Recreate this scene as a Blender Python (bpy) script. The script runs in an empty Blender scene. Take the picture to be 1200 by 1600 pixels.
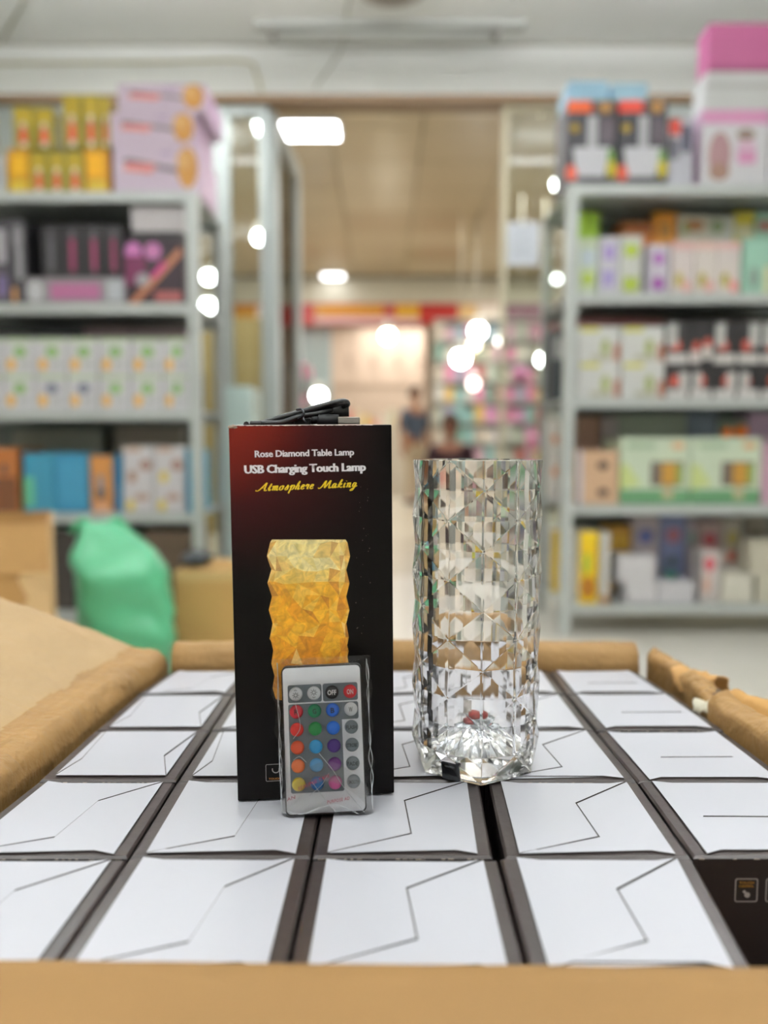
import bpy, bmesh, math, random
from mathutils import Vector, Matrix, noise
random.seed(7)
# ---------------------------------------------------------------- camera, world, lights, exposure
H = 0.2169; PITCH = math.atan(100/1200); CP = math.cos(PITCH); SP = math.sin(PITCH); F = 1200.0
scene = bpy.context.scene
col = scene.collection
cd = bpy.data.cameras.new('camera'); cam = bpy.data.objects.new('camera', cd); col.objects.link(cam)
cam.location = (0, 0, H); cam.rotation_euler = (math.pi/2 - PITCH, 0, 0)
cd.sensor_fit = 'VERTICAL'; cd.sensor_height = 36; cd.sensor_width = 27; cd.lens = 27
cd.clip_start = 0.02; cd.clip_end = 60
cd.dof.use_dof = True; cd.dof.focus_distance = 0.482; cd.dof.aperture_fstop = 3.0
scene.camera = cam
try:
    scene.cycles.max_bounces = 24; scene.cycles.transmission_bounces = 24; scene.cycles.glossy_bounces = 12; scene.cycles.transparent_max_bounces = 24
except Exception: pass
w = bpy.data.worlds.new('world'); scene.world = w; w.use_nodes = True
w.node_tree.nodes['Background'].inputs[0].default_value = (0.90, 0.93, 1.0, 1)
w.node_tree.nodes['Background'].inputs[1].default_value = 0.5
scene.view_settings.view_transform = 'Standard'; scene.view_settings.look = 'None'
scene.view_settings.exposure = 0.0; scene.view_settings.gamma = 1.0
scene.view_settings.use_curve_mapping = False
FLOOR = -0.52; CEIL = 2.32; YW = 4.2
def area(x, y, z, sx, sy, power, colour=(0.94, 0.965, 1.0)):
    l = bpy.data.lights.new('overhead_area_light', 'AREA'); l.shape = 'RECTANGLE'; l.size = sx; l.size_y = sy
    l.energy = power; l.color = colour
    o = bpy.data.objects.new('overhead_area_light', l); col.objects.link(o); o.location = (x, y, z)
    return o
LIGHT_SPOTS = [(-1.4, 3.12), (1.4, 3.12), (-1.5, 0.7), (0.15, 1.15), (1.5, 0.7), (-1.5, -1.3), (1.5, -1.3), (0.0, -0.6), (0.0, -2.6), (0.0, 3.12)]
for (x, y) in LIGHT_SPOTS:
    area(x, y, CEIL - 0.165, 1.1, 0.10, 2.6)
    up = area(x, y, CEIL - 0.125, 1.1, 0.10, 29.0); up.rotation_euler = (math.pi, 0, 0)  # up-facing light added to brighten the ceiling and upper wall
for (x, y) in [(-1.6, 5.9), (1.2, 7.4), (-1.2, 9.4), (2.2, 10.0)]: area(x, y, 2.60, 1.2, 0.6, 46, (1.0, 0.95, 0.86))
for (x, y) in [(-2.2, 12.5), (0.3, 12.8), (2.8, 12.5)]: area(x, y, 2.35, 1.4, 0.8, 34, (1.0, 0.97, 0.92))

# ---------------------------------------------------------------- helpers
def ray(px, py):
    u = (px-600)/F; v = -(py-800)/F
    return Vector((u, CP + v*SP, -SP + v*CP))
def at(px, py, Y):
    d = ray(px, py); k = Y/d.y
    return Vector((d.x*k, Y, H + d.z*k))
def G(px, py, z=0.0):
    d = ray(px, py); k = (z-H)/d.z
    return Vector((d.x*k, d.y*k, z))
def lin(hexs):
    if isinstance(hexs, tuple): return hexs
    c = [int(hexs[i:i+2], 16)/255 for i in (0, 2, 4)]
    return tuple(x/12.92 if x <= 0.04045 else ((x+0.055)/1.055)**2.4 for x in c) + (1,)
MATS = {}
def M(hexs, rough=0.5, metal=0.0, var=0.06, scale=30, bump=0.0, bscale=60, coat=0.0):
    key = (hexs, rough, metal, var, scale, bump, bscale, coat)
    if key in MATS: return MATS[key]
    m = bpy.data.materials.new('surface_' + (hexs if isinstance(hexs, str) else 'mix')); m.use_nodes = True
    nt = m.node_tree; b = nt.nodes['Principled BSDF']
    c = lin(hexs)
    b.inputs['Roughness'].default_value = rough; b.inputs['Metallic'].default_value = metal
    b.inputs['Coat Weight'].default_value = coat
    tc = nt.nodes.new('ShaderNodeTexCoord')
    n = nt.nodes.new('ShaderNodeTexNoise'); n.inputs['Scale'].default_value = scale; n.inputs['Detail'].default_value = 4
    nt.links.new(tc.outputs['Object'], n.inputs['Vector'])
    r = nt.nodes.new('ShaderNodeMix'); r.data_type = 'RGBA'
    r.inputs[6].default_value = tuple(x*(1-var) for x in c[:3]) + (1,)
    r.inputs[7].default_value = tuple(min(1, x*(1+var)) for x in c[:3]) + (1,)
    nt.links.new(n.outputs['Fac'], r.inputs[0]); nt.links.new(r.outputs[2], b.inputs['Base Color'])
    if bump:
        n2 = nt.nodes.new('ShaderNodeTexNoise'); n2.inputs['Scale'].default_value = bscale; n2.inputs['Detail'].default_value = 5
        nt.links.new(tc.outputs['Object'], n2.inputs['Vector'])
        bp = nt.nodes.new('ShaderNodeBump'); bp.inputs['Strength'].default_value = bump; bp.inputs['Distance'].default_value = 0.002
        nt.links.new(n2.outputs['Fac'], bp.inputs['Height']); nt.links.new(bp.outputs[0], b.inputs['Normal'])
    MATS[key] = m
    return m
def emit(name, colour, strength):
    m = bpy.data.materials.new(name); m.use_nodes = True; b = m.node_tree.nodes['Principled BSDF']
    b.inputs['Base Color'].default_value = colour; b.inputs['Emission Color'].default_value = colour
    b.inputs['Emission Strength'].default_value = strength
    return m
def mesh_obj(name, verts, faces, mats, parent=None, fm=None, smooth=False):
    me = bpy.data.meshes.new(name); me.from_pydata([tuple(v) for v in verts], [], faces)
    if not isinstance(mats, (list, tuple)): mats = [mats]
    for m in mats: me.materials.append(m)
    if fm:
        for p, k in zip(me.polygons, fm): p.material_index = k
    if smooth:
        for p in me.polygons: p.use_smooth = True
    me.update()
    o = bpy.data.objects.new(name, me); col.objects.link(o)
    if parent: o.parent = parent
    return o
def bm_obj(name, bm, mats, parent=None, smooth=False):
    me = bpy.data.meshes.new(name)
    bmesh.ops.recalc_face_normals(bm, faces=bm.faces)
    bm.to_mesh(me); bm.free()
    if not isinstance(mats, (list, tuple)): mats = [mats]
    for m in mats: me.materials.append(m)
    if smooth:
        for p in me.polygons: p.use_smooth = True
    o = bpy.data.objects.new(name, me); col.objects.link(o)
    if parent: o.parent = parent
    return o
def addbox(bm, x0, x1, y0, y1, z0, z1, mi=0, bev=0.0):
    r = bmesh.ops.create_cube(bm, size=1)
    vs = r['verts']
    for v in vs:
        v.co = Vector(((x0+x1)/2 + v.co.x*(x1-x0), (y0+y1)/2 + v.co.y*(y1-y0), (z0+z1)/2 + v.co.z*(z1-z0)))
    fs = set(f for v in vs for f in v.link_faces)
    for f in fs: f.material_index = mi
    if bev:
        es = list(set(e for v in vs for e in v.link_edges))
        bmesh.ops.bevel(bm, geom=es, offset=bev, segments=2, profile=0.5, affect='EDGES')
def box(name, x0, x1, y0, y1, z0, z1, m, parent=None, bev=0.0):
    bm = bmesh.new(); addbox(bm, x0, x1, y0, y1, z0, z1, 0, bev)
    return bm_obj(name, bm, m, parent)
def catmull(pts, n=6):
    pts = [Vector(p) for p in pts]
    if len(pts) < 3: return pts
    out = []
    P = [2*pts[0]-pts[1]] + pts + [2*pts[-1]-pts[-2]]
    for i in range(1, len(P)-2):
        for k in range(n):
            t = k/n; a, b, c, d = P[i-1], P[i], P[i+1], P[i+2]
            out.append(0.5*((2*b) + (c-a)*t + (2*a-5*b+4*c-d)*t*t + (3*b-a-3*c+d)*t**3))
    out.append(pts[-1])
    return out
def tube(bm, pts, r, seg=8, mi=0, smooth=6):
    pts = catmull(pts, smooth) if smooth > 1 else [Vector(p) for p in pts]
    rings = []; nrm = None
    for i, p in enumerate(pts):
        t = (pts[min(i+1, len(pts)-1)] - pts[max(i-1, 0)]).normalized()
        if nrm is None:
            nrm = t.orthogonal().normalized()
        nrm = (nrm - t*nrm.dot(t)).normalized(); bn = t.cross(nrm)
        rr = r(i/(len(pts)-1)) if callable(r) else r
        rings.append([bm.verts.new(p + (nrm*math.cos(a) + bn*math.sin(a))*rr) for a in [2*math.pi*k/seg for k in range(seg)]])
    for a, b in zip(rings, rings[1:]):
        for k in range(seg):
            f = bm.faces.new((a[k], a[(k+1) % seg], b[(k+1) % seg], b[k])); f.material_index = mi; f.smooth = True
    for rg in (rings[0], rings[-1]):
        f = bm.faces.new(rg); f.material_index = mi
def lathe(bm, prof, seg=20, mi=0, cx=0, cy=0, smooth=True):
    rings = [[bm.verts.new((cx + r*math.cos(2*math.pi*k/seg), cy + r*math.sin(2*math.pi*k/seg), z)) for k in range(seg)] for r, z in prof]
    for a, b in zip(rings, rings[1:]):
        for k in range(seg):
            f = bm.faces.new((a[k], a[(k+1) % seg], b[(k+1) % seg], b[k])); f.material_index = mi; f.smooth = smooth
    bm.faces.new(rings[0]).material_index = mi; bm.faces.new(rings[-1]).material_index = mi
def empty(name, loc=(0, 0, 0), rz=0.0):
    o = bpy.data.objects.new(name, None); col.objects.link(o); o.location = loc; o.rotation_euler = (0, 0, rz)
    o.empty_display_size = 0.05
    return o
def tag(o, label, cat, group=None):
    o['label'] = label; o['category'] = cat
    if group: o['group'] = group
    return o
def struct(o, label=None):
    o['kind'] = 'structure'
    if label: o['label'] = label
    return o
def thing(name, label, cat, loc=(0, 0, 0), rz=0.0, group=None):
    return tag(empty(name, loc, rz), label, cat, group)
def rrect(x0, x1, y0, y1, r, n=4):
    out = []
    for cx, cy, a0 in ((x1-r, y0+r, -90), (x1-r, y1-r, 0), (x0+r, y1-r, 90), (x0+r, y0+r, 180)):
        for k in range(n+1):
            a = math.radians(a0 + 90*k/n); out.append((cx + r*math.cos(a), cy + r*math.sin(a)))
    return out
def prism(bm, poly, z0, z1, mi=0, mside=None, fn=None):
    """poly in (a,b), extruded along c; fn maps (a,b,c) to a point"""
    fn = fn or (lambda a, b, c: Vector((a, b, c)))
    lo = [bm.verts.new(fn(a, b, z0)) for a, b in poly]; hi = [bm.verts.new(fn(a, b, z1)) for a, b in poly]
    f = bm.faces.new(lo[::-1]); f.material_index = mi
    f = bm.faces.new(hi); f.material_index = mi
    n = len(poly)
    for k in range(n):
        f = bm.faces.new((lo[k], lo[(k+1) % n], hi[(k+1) % n], hi[k])); f.material_index = mi if mside is None else mside
def lettering(body, x0, x1, z0, z1, m, parent, y=-0.0002, dup=(), **k):
    o = lettering_(body, x0, x1, z0, z1, m, parent, y, **k)
    if dup:
        me = o.data; b = bmesh.new(); b.from_mesh(me)
        for i, dx in enumerate(dup):
            g_ = bmesh.ops.duplicate(b, geom=list(o_ for o_ in b.faces if o_.index >= 0)[:len(me.polygons)])
            bmesh.ops.translate(b, vec=(dx, -0.00001*(i+1), 0), verts=[v for v in g_['geom'] if isinstance(v, bmesh.types.BMVert)])
            b.faces.ensure_lookup_table()
        b.to_mesh(me); b.free()
    return o
def lettering_(body, x0, x1, z0, z1, m, parent, y=-0.0002, shear=0.0, bold=0.0, rot=0.0, name='lettering', to=None, spacing=1.0):
    """flat letters fitted into a rectangle of the local xz plane (y is the depth)"""
    cu = bpy.data.curves.new('t', 'FONT'); cu.body = body; cu.size = 1; cu.offset = bold; cu.shear = shear; cu.resolution_u = 2
    cu.space_character = spacing
    t = bpy.data.objects.new('t', cu); col.objects.link(t)
    dg = bpy.context.evaluated_depsgraph_get(); dg.update()
    me = bpy.data.meshes.new_from_object(t.evaluated_get(dg))
    bpy.data.objects.remove(t); bpy.data.curves.remove(cu)
    xs = [v.co.x for v in me.vertices]; ys = [v.co.y for v in me.vertices]
    ax, bx_, ay, by_ = min(xs), max(xs), min(ys), max(ys)
    cx, cz = (x0+x1)/2, (z0+z1)/2; c, s = math.cos(rot), math.sin(rot)
    for v in me.vertices:
        a = (v.co.x-ax)/(bx_-ax)*(x1-x0) - (x1-x0)/2; b = (v.co.y-ay)/(by_-ay)*(z1-z0) - (z1-z0)/2
        a, b = cx + a*c - b*s, cz + a*s + b*c
        v.co = to(a, b) if to else Vector((a, y, b))
    me.name = name; me.materials.clear(); me.materials.append(m)
    o = bpy.data.objects.new(name, me); col.objects.link(o); o.parent = parent
    return o
def hexmix(a, b, t):
    A = [int(a[i:i+2], 16) for i in (0, 2, 4)]; B = [int(b[i:i+2], 16) for i in (0, 2, 4)]
    return ''.join('%02x' % int(round(p+(q-p)*t)) for p, q in zip(A, B))

# ---------------------------------------------------------------- setting
XL, XR, YB = -3.2, 3.2, -3.6
M_WHITE = M('f1f2ee', 0.7, var=0.03, scale=3)
M_TILE = M('dedad0', 0.25, var=0.05, scale=4)
struct(box('floor', XL, XR, YB, YW+0.2, FLOOR-0.1, FLOOR, M_TILE))
struct(box('floor', -5, 5, YW+0.2, 15, FLOOR-0.1, FLOOR, M('d6cfbf', 0.2, var=0.05, scale=3)))
struct(box('ceiling', XL, XR, YB, YW+0.1, CEIL, CEIL+0.1, M_WHITE))
struct(box('wall_left', XL-0.1, XL, YB, YW+0.2, FLOOR, CEIL, M('dcdad2', 0.8)))
struct(box('wall_right', XR, XR+0.1, YB, YW+0.2, FLOOR, CEIL, M('dcdad2', 0.8)))
struct(box('wall_rear', XL, XR, YB-0.1, YB, FLOOR, CEIL, M('e2e0da', 0.8)))
zb = at(600, 149, YW).z
struct(box('wall_back', XL, XR, YW, YW+0.12, zb, CEIL, M('f0f1ed', 0.7, var=0.03, scale=3)))
struct(box('trim_1', XL, XR, YW-0.012, YW+0.13, zb-0.035, zb, M('8a6f52', 0.5)))
struct(box('trim_2', XL, XR, YW-0.015, YW, CEIL-0.012, CEIL, M('b5b4a8', 0.6)))
# glass shop front
def glass_sheet():
    m = bpy.data.materials.new('clear_glass'); m.use_nodes = True; nt = m.node_tree
    nt.nodes.remove(nt.nodes['Principled BSDF']); out = nt.nodes['Material Output']
    tr = nt.nodes.new('ShaderNodeBsdfTransparent'); tr.inputs[0].default_value = (0.93, 0.97, 0.95, 1)
    gl = nt.nodes.new('ShaderNodeBsdfGlossy'); gl.inputs['Roughness'].default_value = 0.02
    mx = nt.nodes.new('ShaderNodeMixShader'); fr = nt.nodes.new('ShaderNodeFresnel'); fr.inputs[0].default_value = 1.45
    nt.links.new(fr.outputs[0], mx.inputs[0]); nt.links.new(tr.outputs[0], mx.inputs[1]); nt.links.new(gl.outputs[0], mx.inputs[2])
    nt.links.new(mx.outputs[0], out.inputs[0])
    return m
M_PANE = glass_sheet(); M_FRAME = M('b4bbb9', 0.35, 0.5, 0.04); M_FRAMEC = M('cfc6ab', 0.5, 0.1, 0.04)
def shop_window(name, xa, xb, m=M_FRAME, fw=0.05, door=False):
    o = empty(name, (xa, YW+0.03, FLOOR)); o['kind'] = 'structure'
    w_ = xb-xa; h_ = zb-0.035-FLOOR
    p = box('glass_pane', fw, w_-fw, 0.02, 0.028, 0.06, h_-fw, M_PANE, o)
    box('frame_side', 0, fw, 0, 0.05, 0, h_, m, o); box('frame_side', w_-fw, w_, 0, 0.05, 0, h_, m, o)
    box('frame_rail', fw, w_-fw, 0, 0.05, h_-fw, h_, m, o); box('frame_rail', fw, w_-fw, 0, 0.05, 0, 0.06, m, o)
    if door:
        bm = bmesh.new(); tube(bm, [(w_-0.09, -0.05, 0.9), (w_-0.09, -0.05, 1.3)], 0.013, smooth=1)
        tube(bm, [(w_-0.09, 0, 0.95), (w_-0.09, -0.05, 0.95)], 0.008, smooth=1); tube(bm, [(w_-0.09, 0, 1.25), (w_-0.09, -0.05, 1.25)], 0.008, smooth=1)
        bm_obj('pull_handle', bm, M('c8c8c4', 0.25, 0.9), o)
    return o
xA = at(419, 300, YW).x; xB = at(786, 300, YW).x
shop_window('window_1', XL, -2.0); shop_window('window_2', -2.0, at(343, 300, YW).x)
shop_window('window_3', at(343, 300, YW).x, xA)
shop_window('window_4', xB, at(895, 300, YW).x, M_FRAMEC, 0.03)
shop_window('window_5', at(895, 300, YW).x, 2.3); shop_window('window_6', 2.3, XR)
# the glass door stands open, folded back into the corridor on the left
d = shop_window('door_1', xA, xA+0.85, M('ccd3d2', .4, .1, .03), 0.10, True); d.rotation_euler = (0, 0, math.radians(87)); d.location.x += 0.03
d.location.y = YW+0.09
for c_ in d.children:
    if c_.name.startswith('frame_rail') : pass
# corridor
ZC = 2.68
struct(box('wall_left', -5.1, -5, YW+0.2, 15, FLOOR, ZC, M('bdb49f', 0.8)))
struct(box('wall_right', 5, 5.1, YW+0.2, 15, FLOOR, ZC, M('bdb49f', 0.8)))
struct(box('wall_far', -5, 5, 15, 15.1, FLOOR, ZC, M('d8c4b0', 0.8)))
cc = box('ceiling', -5, 5, YW+0.1, 15, ZC+0.02, ZC+0.1, M('8f8570', 0.8)); struct(cc)
bm = bmesh.new(); addbox(bm, 0.006, 0.714, 0.006, 0.714, 0, 0.015, 0, 0.004)
tile_me = None
mt = [M('b9a988', 0.35, var=0.05, scale=2), M('b2a180', 0.3, var=0.05, scale=2), M('c0b294', 0.35, var=0.05, scale=2)]
protos = []
for k in range(3):
    b2 = bmesh.new(); addbox(b2, 0.006, 0.714, 0.006, 0.714, 0, 0.018, 0, 0.004)
    me = bpy.data.meshes.new('ceiling_tile'); b2.to_mesh(me); b2.free(); me.materials.append(mt[k]); protos.append(me)
bm.free()
for i in range(9):
    for j in range(9):
        t = bpy.data.objects.new('ceiling_tile', protos[random.choice((0, 0, 1, 2))]); col.objects.link(t); t.parent = cc
        t.location = (-3.3 + i*0.72, 4.7 + j*0.72, ZC)
# far shop front: fascia beam and coloured sign
YS = 11.4
zf0, zf1 = at(600, 474, YS).z, at(600, 444, YS).z
struct(box('wall_front', -5, 5, YS, YS+0.25, zf0, ZC, M('dcd8c8', 0.6)))
zs0, zs1 = at(600, 507, YS).z, at(600, 475, YS).z
sg = thing('shop_sign', 'long red, yellow and white sign band above the far shop', 'sign', (0, YS-0.02, zs0))
def sgx(p): return at(p, 490, YS).x
box('sign_board', sgx(335), sgx(870), 0, 0.10, 0, zs1-zs0, M('c9464a', 0.4), sg)
for a, b, c, t0, t1 in ((352, 402, 'd89a3c', .3, .9), (402, 470, 'f4e2dc', .1, .9), (492, 600, 'e6a53a', .45, .92), (492, 655, 'eec8c8', .05, .35),
                        (618, 655, 'f0b83c', .3, .95), (655, 712, 'c42f2a', 0, 1), (716, 745, 'f0c98c', .1, .95), (745, 785, 'f6ece2', .1, .95), (785, 850, '8d6275', 0, 1)):
    box('sign_patch', sgx(a), sgx(b), -0.012, 0, (zs1-zs0)*t0, (zs1-zs0)*t1, M(c, 0.5), sg)
# ---------------------------------------------------------------- the big open carton and the small boxes in it
M_KRAFT = M('a88c64', 0.7, var=0.08, scale=16, bump=0.5, bscale=150)
M_KRAFT2 = M('987442', 0.6, var=0.28, scale=28, bump=0.9, bscale=170)
M_KRAFTIN = M('a98552', 0.8, var=0.08)
crt = thing('shipping_carton', 'large open brown cardboard carton packed full of small white-topped boxes', 'carton', (0, 0, FLOOR))
def cpart(o):
    o.parent = crt; o.location = (0, 0, -FLOOR); return o
def sweep(name, path, profs, m, nd=60, noisea=0.003, nfreq=30, thick=0.0035, seed=0, extra=None, split=0):
    """path: inner edge points (world); out direction is perpendicular; profile = list of (out, up)"""
    P = catmull(path, max(2, nd//max(1, len(path)-1)))
    V = []; n = len(P); prof = [Vector((a, b)) for a, b in profs]
    # resample the profile
    pr = []
    for a, b in zip(prof, prof[1:]):
        k = max(1, int((b-a).length/0.002)); k = min(k, 110)
        for i in range(k): pr.append(a + (b-a)*i/k)
    pr.append(prof[-1])
    L = 0; Ls = [0]
    for a, b in zip(pr, pr[1:]): L += (b-a).length; Ls.append(L)
    for i, p in enumerate(P):
        t = (P[min(i+1, n-1)] - P[max(i-1, 0)]); t.z = 0; t.normalize()
        out = Vector((-t.y, t.x, 0))
        for q, l in zip(pr, Ls):
            v = p + out*q.x + Vector((0, 0, q.y))
            hinge = math.exp(-((l-0.03)/0.03)**2)
            s = noisea*(0.25 + 1.2*hinge); v0 = v.copy()
            v += Vector((noise.noise(v*nfreq + Vector((seed, 0, 0))), noise.noise(v*nfreq + Vector((0, seed+9, 3))), noise.noise(v*nfreq*1.3 + Vector((5, 7, seed))))) * s
            v.z += noise.noise(v*nfreq*3 + Vector((seed, 2, 2)))*s*0.4
            w2 = Vector((v.x*1.0, v.y*1.0, v.z))
            v.z -= (1-min(1, abs(noise.noise(w2*nfreq*1.6 + Vector((9, seed, 1))))*6))*noisea*.75*min(1, hinge*1.6)
            v.z += noise.noise(v*nfreq*5 + Vector((1, 2, seed)))*noisea*.22*hinge
            if extra: v = extra(v, i/(n-1), l, out)
            if q.x < .006: v = v0.lerp(v, .12 if q.y < .004 else .4)
            V.append(v)
    k = len(pr); Fs = [(i*k+j, i*k+j+1, (i+1)*k+j+1, (i+1)*k+j) for i in range(n-1) for j in range(k-1)]
    fm = [1 if split and Ls[j] < split + .006*noise.noise(Vector((i*.05, 3, 1))) else 0 for i in range(n-1) for j in range(k-1)]
    o = mesh_obj(name, V, Fs, [m, M_KRAFT2], None, fm, smooth=True)
    md = o.modifiers.new('thickness', 'SOLIDIFY'); md.thickness = thick; md.offset = 0
    return o
gw = G
# left flap (walks from back to front so that 'out' points left... out = (-t.y, t.x))
def leftextra(v, t, l, out):
    if l > 0.05:
        s = l-0.05; v.z += 0.012*math.sin(min(s/0.15, 1)*math.pi*0.5)
    if l > 0.045:
        for tc_, wd_, dp in ((0.955, 0.0025, 0.0016), (0.80 + .03*noise.noise(v*8), 0.002, 0.0010), (0.47, .002, .0006)):
            v.z -= dp*math.exp(-((t-tc_)/wd_)**2)*min(1, (l-.045)/.03)
    return v
lp = [G(-342, 1524), G(-100, 1330), G(45, 1215), G(135, 1140), G(205, 1084), G(252, 1052), G(264, 1040)]
cpart(sweep('left_flap', lp, [(0.004, -0.05), (0.003, 0.000), (0.006, 0.008), (0.012, 0.0125), (0.020, 0.013), (0.026, 0.0115), (0.034, 0.012), (0.23, 0.075)],
            M_KRAFT, 330, 0.0042, 38, 0.004, 1, leftextra, split=.092))
bp = [G(266, 1046) + Vector((0, .004, 0)), G(600, 1043) + Vector((0, .006, 0)), G(1000, 1046) + Vector((0, .004, 0))]
cpart(sweep('back_flap', bp[::-1][::-1], [(0.000, -0.05), (0.000, 0.004), (0.003, 0.014), (0.010, 0.0205), (0.019, 0.020), (0.026, 0.012), (0.030, -0.004), (0.036, -0.12)],
            M_KRAFT2, 140, 0.0030, 40, 0.004, 2))
def fx(v, t, l, out):
    return v
fp = [G(1500, 1540) + Vector((0, -.004, 0)), G(600, 1532) + Vector((0, -.004, 0)), G(-420, 1522) + Vector((0, -.004, 0))]
cpart(sweep('front_flap', fp, [(0.000, -0.05), (0.000, 0.004), (0.002, 0.009), (0.007, 0.0125), (0.014, 0.0125), (0.022, 0.010), (0.16, -0.035)],
            M('8f6c3e', 0.75, var=0.14, scale=9, bump=0.2, bscale=30), 60, 0.0012, 14, 0.004, 3))
rp1 = [G(1003, 1041), G(1030, 1058), G(1062, 1084), G(1098, 1110)]
def torn(v, t, l, out):
    e = max(0, (t-0.75)/0.25)
    return v + Vector((0, 0, -0.012*e*e)) + Vector((noise.noise(v*90), noise.noise(v*90+Vector((4, 4, 4))), noise.noise(v*110)))*0.004*(0.3+e)
rp1 = [p + Vector((.004, 0, 0)) for p in rp1]
cpart(sweep('right_flap', rp1, [(0.004, -0.05), (0.003, 0.002), (0.003, 0.011), (0.009, 0.015), (0.016, 0.013), (0.022, 0.004), (0.026, -0.01), (0.03, -0.09)],
            M_KRAFT2, 110, 0.006, 70, 0.004, 4, torn))
rp2 = [G(1104, 1120), G(1140, 1142), G(1215, 1192), G(1400, 1330), G(1560, 1500)]
def torn2(v, t, l, out):
    e = max(0, (0.12-t)/0.12)
    return v + Vector((0, 0, 0.004*e)) + Vector((noise.noise(v*90), noise.noise(v*90+Vector((4, 4, 4))), noise.noise(v*110)))*0.004*e
o = cpart(sweep('right_flap', rp2, [(0.004, -0.05), (0.003, 0.003), (0.003, 0.011), (0.010, 0.0155), (0.018, 0.0145), (0.026, 0.009), (0.034, -0.004), (0.05, -0.09)],
            M_KRAFT2, 260, 0.0042, 60, 0.004, 5, torn2))
# torn paper shreds in the break of the right edge
def shred(cx, cy, z, lx, ly, rz, m, seed, curl=0.02):
    V = []; nx, ny = 12, 8
    for i in range(nx+1):
        for j in range(ny+1):
            a, b = i/nx-0.5, j/ny-0.5
            e = 1 + 0.35*noise.noise(Vector((seed, i*0.6, j*0.6)))
            x, y = a*lx*e, b*ly*e
            zz = z - curl*(b*b)*3 + 0.004*noise.noise(Vector((a*6, b*6, seed)))+curl*0.35
            V.append(Vector((cx + x*math.cos(rz) - y*math.sin(rz), cy + x*math.sin(rz) + y*math.cos(rz), zz)))
    Fs = [(i*(ny+1)+j, (i+1)*(ny+1)+j, (i+1)*(ny+1)+j+1, i*(ny+1)+j+1) for i in range(nx) for j in range(ny)]
    o = mesh_obj('torn_ply', V, Fs, m, None, smooth=True)
    md = o.modifiers.new('t', 'SOLIDIFY'); md.thickness = 0.0012
    return cpart(o)
pA = G(1080, 1085); pB = G(1115, 1110)
shred(G(1072, 1078).x+.010, G(1072, 1078).y, 0.009, 0.045, 0.03, -0.9, M('b98f58', 0.8), 1.3, 0.025)
shred(pB.x+.008, pB.y+.012, 0.006, 0.030, 0.024, -1.0, M('4a3a2b', 0.8), 2.7, 0.02)
shred(G(1093, 1110).x+.006, G(1093, 1110).y, 0.004, 0.020, 0.016, -0.6, M('d9d3bc', 0.7), 4.2, 0.01)
shred(G(1165, 1130).x+.012, G(1165, 1130).y, 0.010, 0.055, 0.03, -0.95, M('b48a50', 0.8), 6.1, 0.03)
# walls, pad
cx0, cx1, cy0, cy1 = -0.252, 0.272, 0.296, 0.752
zw = -0.002
cpart(box('side_panel', cx0-.006, cx0-.001, cy0, cy1, FLOOR, -0.03, M_KRAFT2)); cpart(box('side_panel', cx1+.026, cx1+.031, cy0, cy1, FLOOR, -0.03, M_KRAFT2))
cpart(box('end_panel', cx0-.006, cx1+.031, cy0-.006, cy0-.001, FLOOR, -0.03, M_KRAFT2)); cpart(box('end_panel', cx0-.006, cx1+.031, cy1+.001, cy1+.006, FLOOR, -0.03, M_KRAFT2))
cpart(box('layer_pad', cx0, cx1+.026, cy0, cy1, -0.235, -0.2302, M_KRAFTIN)); cpart(box('bottom_panel', cx0, cx1+.026, cy0, cy1, FLOOR, FLOOR+.005, M_KRAFTIN))
ROWS = [(1520, [-330, 75, 447, 828, 1183, 1560]), (1338, [-95, 200, 486, 779, 1083, 1385]), (1219, [58, 275, 510, 757, 997, 1240]),
        (1140, [147, 328, 526, 728, 931, 1133]), (1084, [213, 365, 538, 712, 885, 1052]), (1047, [268, 398, 552, 705, 857, 1000])]
J = [[G(x, y) for x in xs] for y, xs in ROWS]
M_DARK = M('2b2423', 0.33, var=0.15, scale=120, bump=0.08, bscale=200)
M_DARKTOP = M('3b3331', 0.28, var=0.12, scale=150, bump=0.1, bscale=150)
def white_card():
    m = M('cfd0d8', 0.32, var=0.02, scale=12, bump=0.12, bscale=9)
    return m
M_CARD = white_card(); M_EDGE = M('3a322c', 0.6); M_WORN = M('b7aa98', 0.8, var=0.3, scale=300)
def inset_poly(poly, d):
    out = []; n = len(poly)
    for i in range(n):
        p = Vector(poly[i]); a = Vector(poly[i-1]); b = Vector(poly[(i+1) % n])
        e1 = (p-a).normalized(); e2 = (b-p).normalized()
        n1 = Vector((-e1.y, e1.x)); n2 = Vector((-e2.y, e2.x)); bis = (n1+n2)
        if bis.length < 1e-6: out.append(p); continue
        bis.normalize(); k = d/max(0.35, bis.dot(n1)); out.append(p + bis*k)
    return out
def inset_edges(poly, ds):
    out = []; n = len(poly); L = []
    for i in range(n):
        p, q = Vector(poly[i]), Vector(poly[(i+1) % n]); e = (q-p).normalized(); nn = Vector((-e.y, e.x))
        L.append((p + nn*ds[i], e))
    for i in range(n):
        (p1, e1), (p2, e2) = L[i-1], L[i]
        cr_ = e1.x*e2.y - e1.y*e2.x
        if abs(cr_) < .12: out.append(p2); continue
        t = ((p2-p1).x*e2.y - (p2-p1).y*e2.x)/cr_; out.append(p1 + e1*t)
    return out
ORD = ['first', 'second', 'third', 'fourth', 'fifth']
STY = {}   # slit style by (col,row)
for c_ in range(5):
    for r_ in range(5): STY[(c_, r_)] = 'Z'
STY[(0, 0)] = STY[(0, 1)] = 'S'; STY[(1, 0)] = 'S'; STY[(1, 1)] = 'S'
STY[(0, 2)] = STY[(1, 2)] = 'C'; STY[(0, 3)] = 'C'; STY[(0, 4)] = STY[(1, 4)] = 'S'
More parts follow.
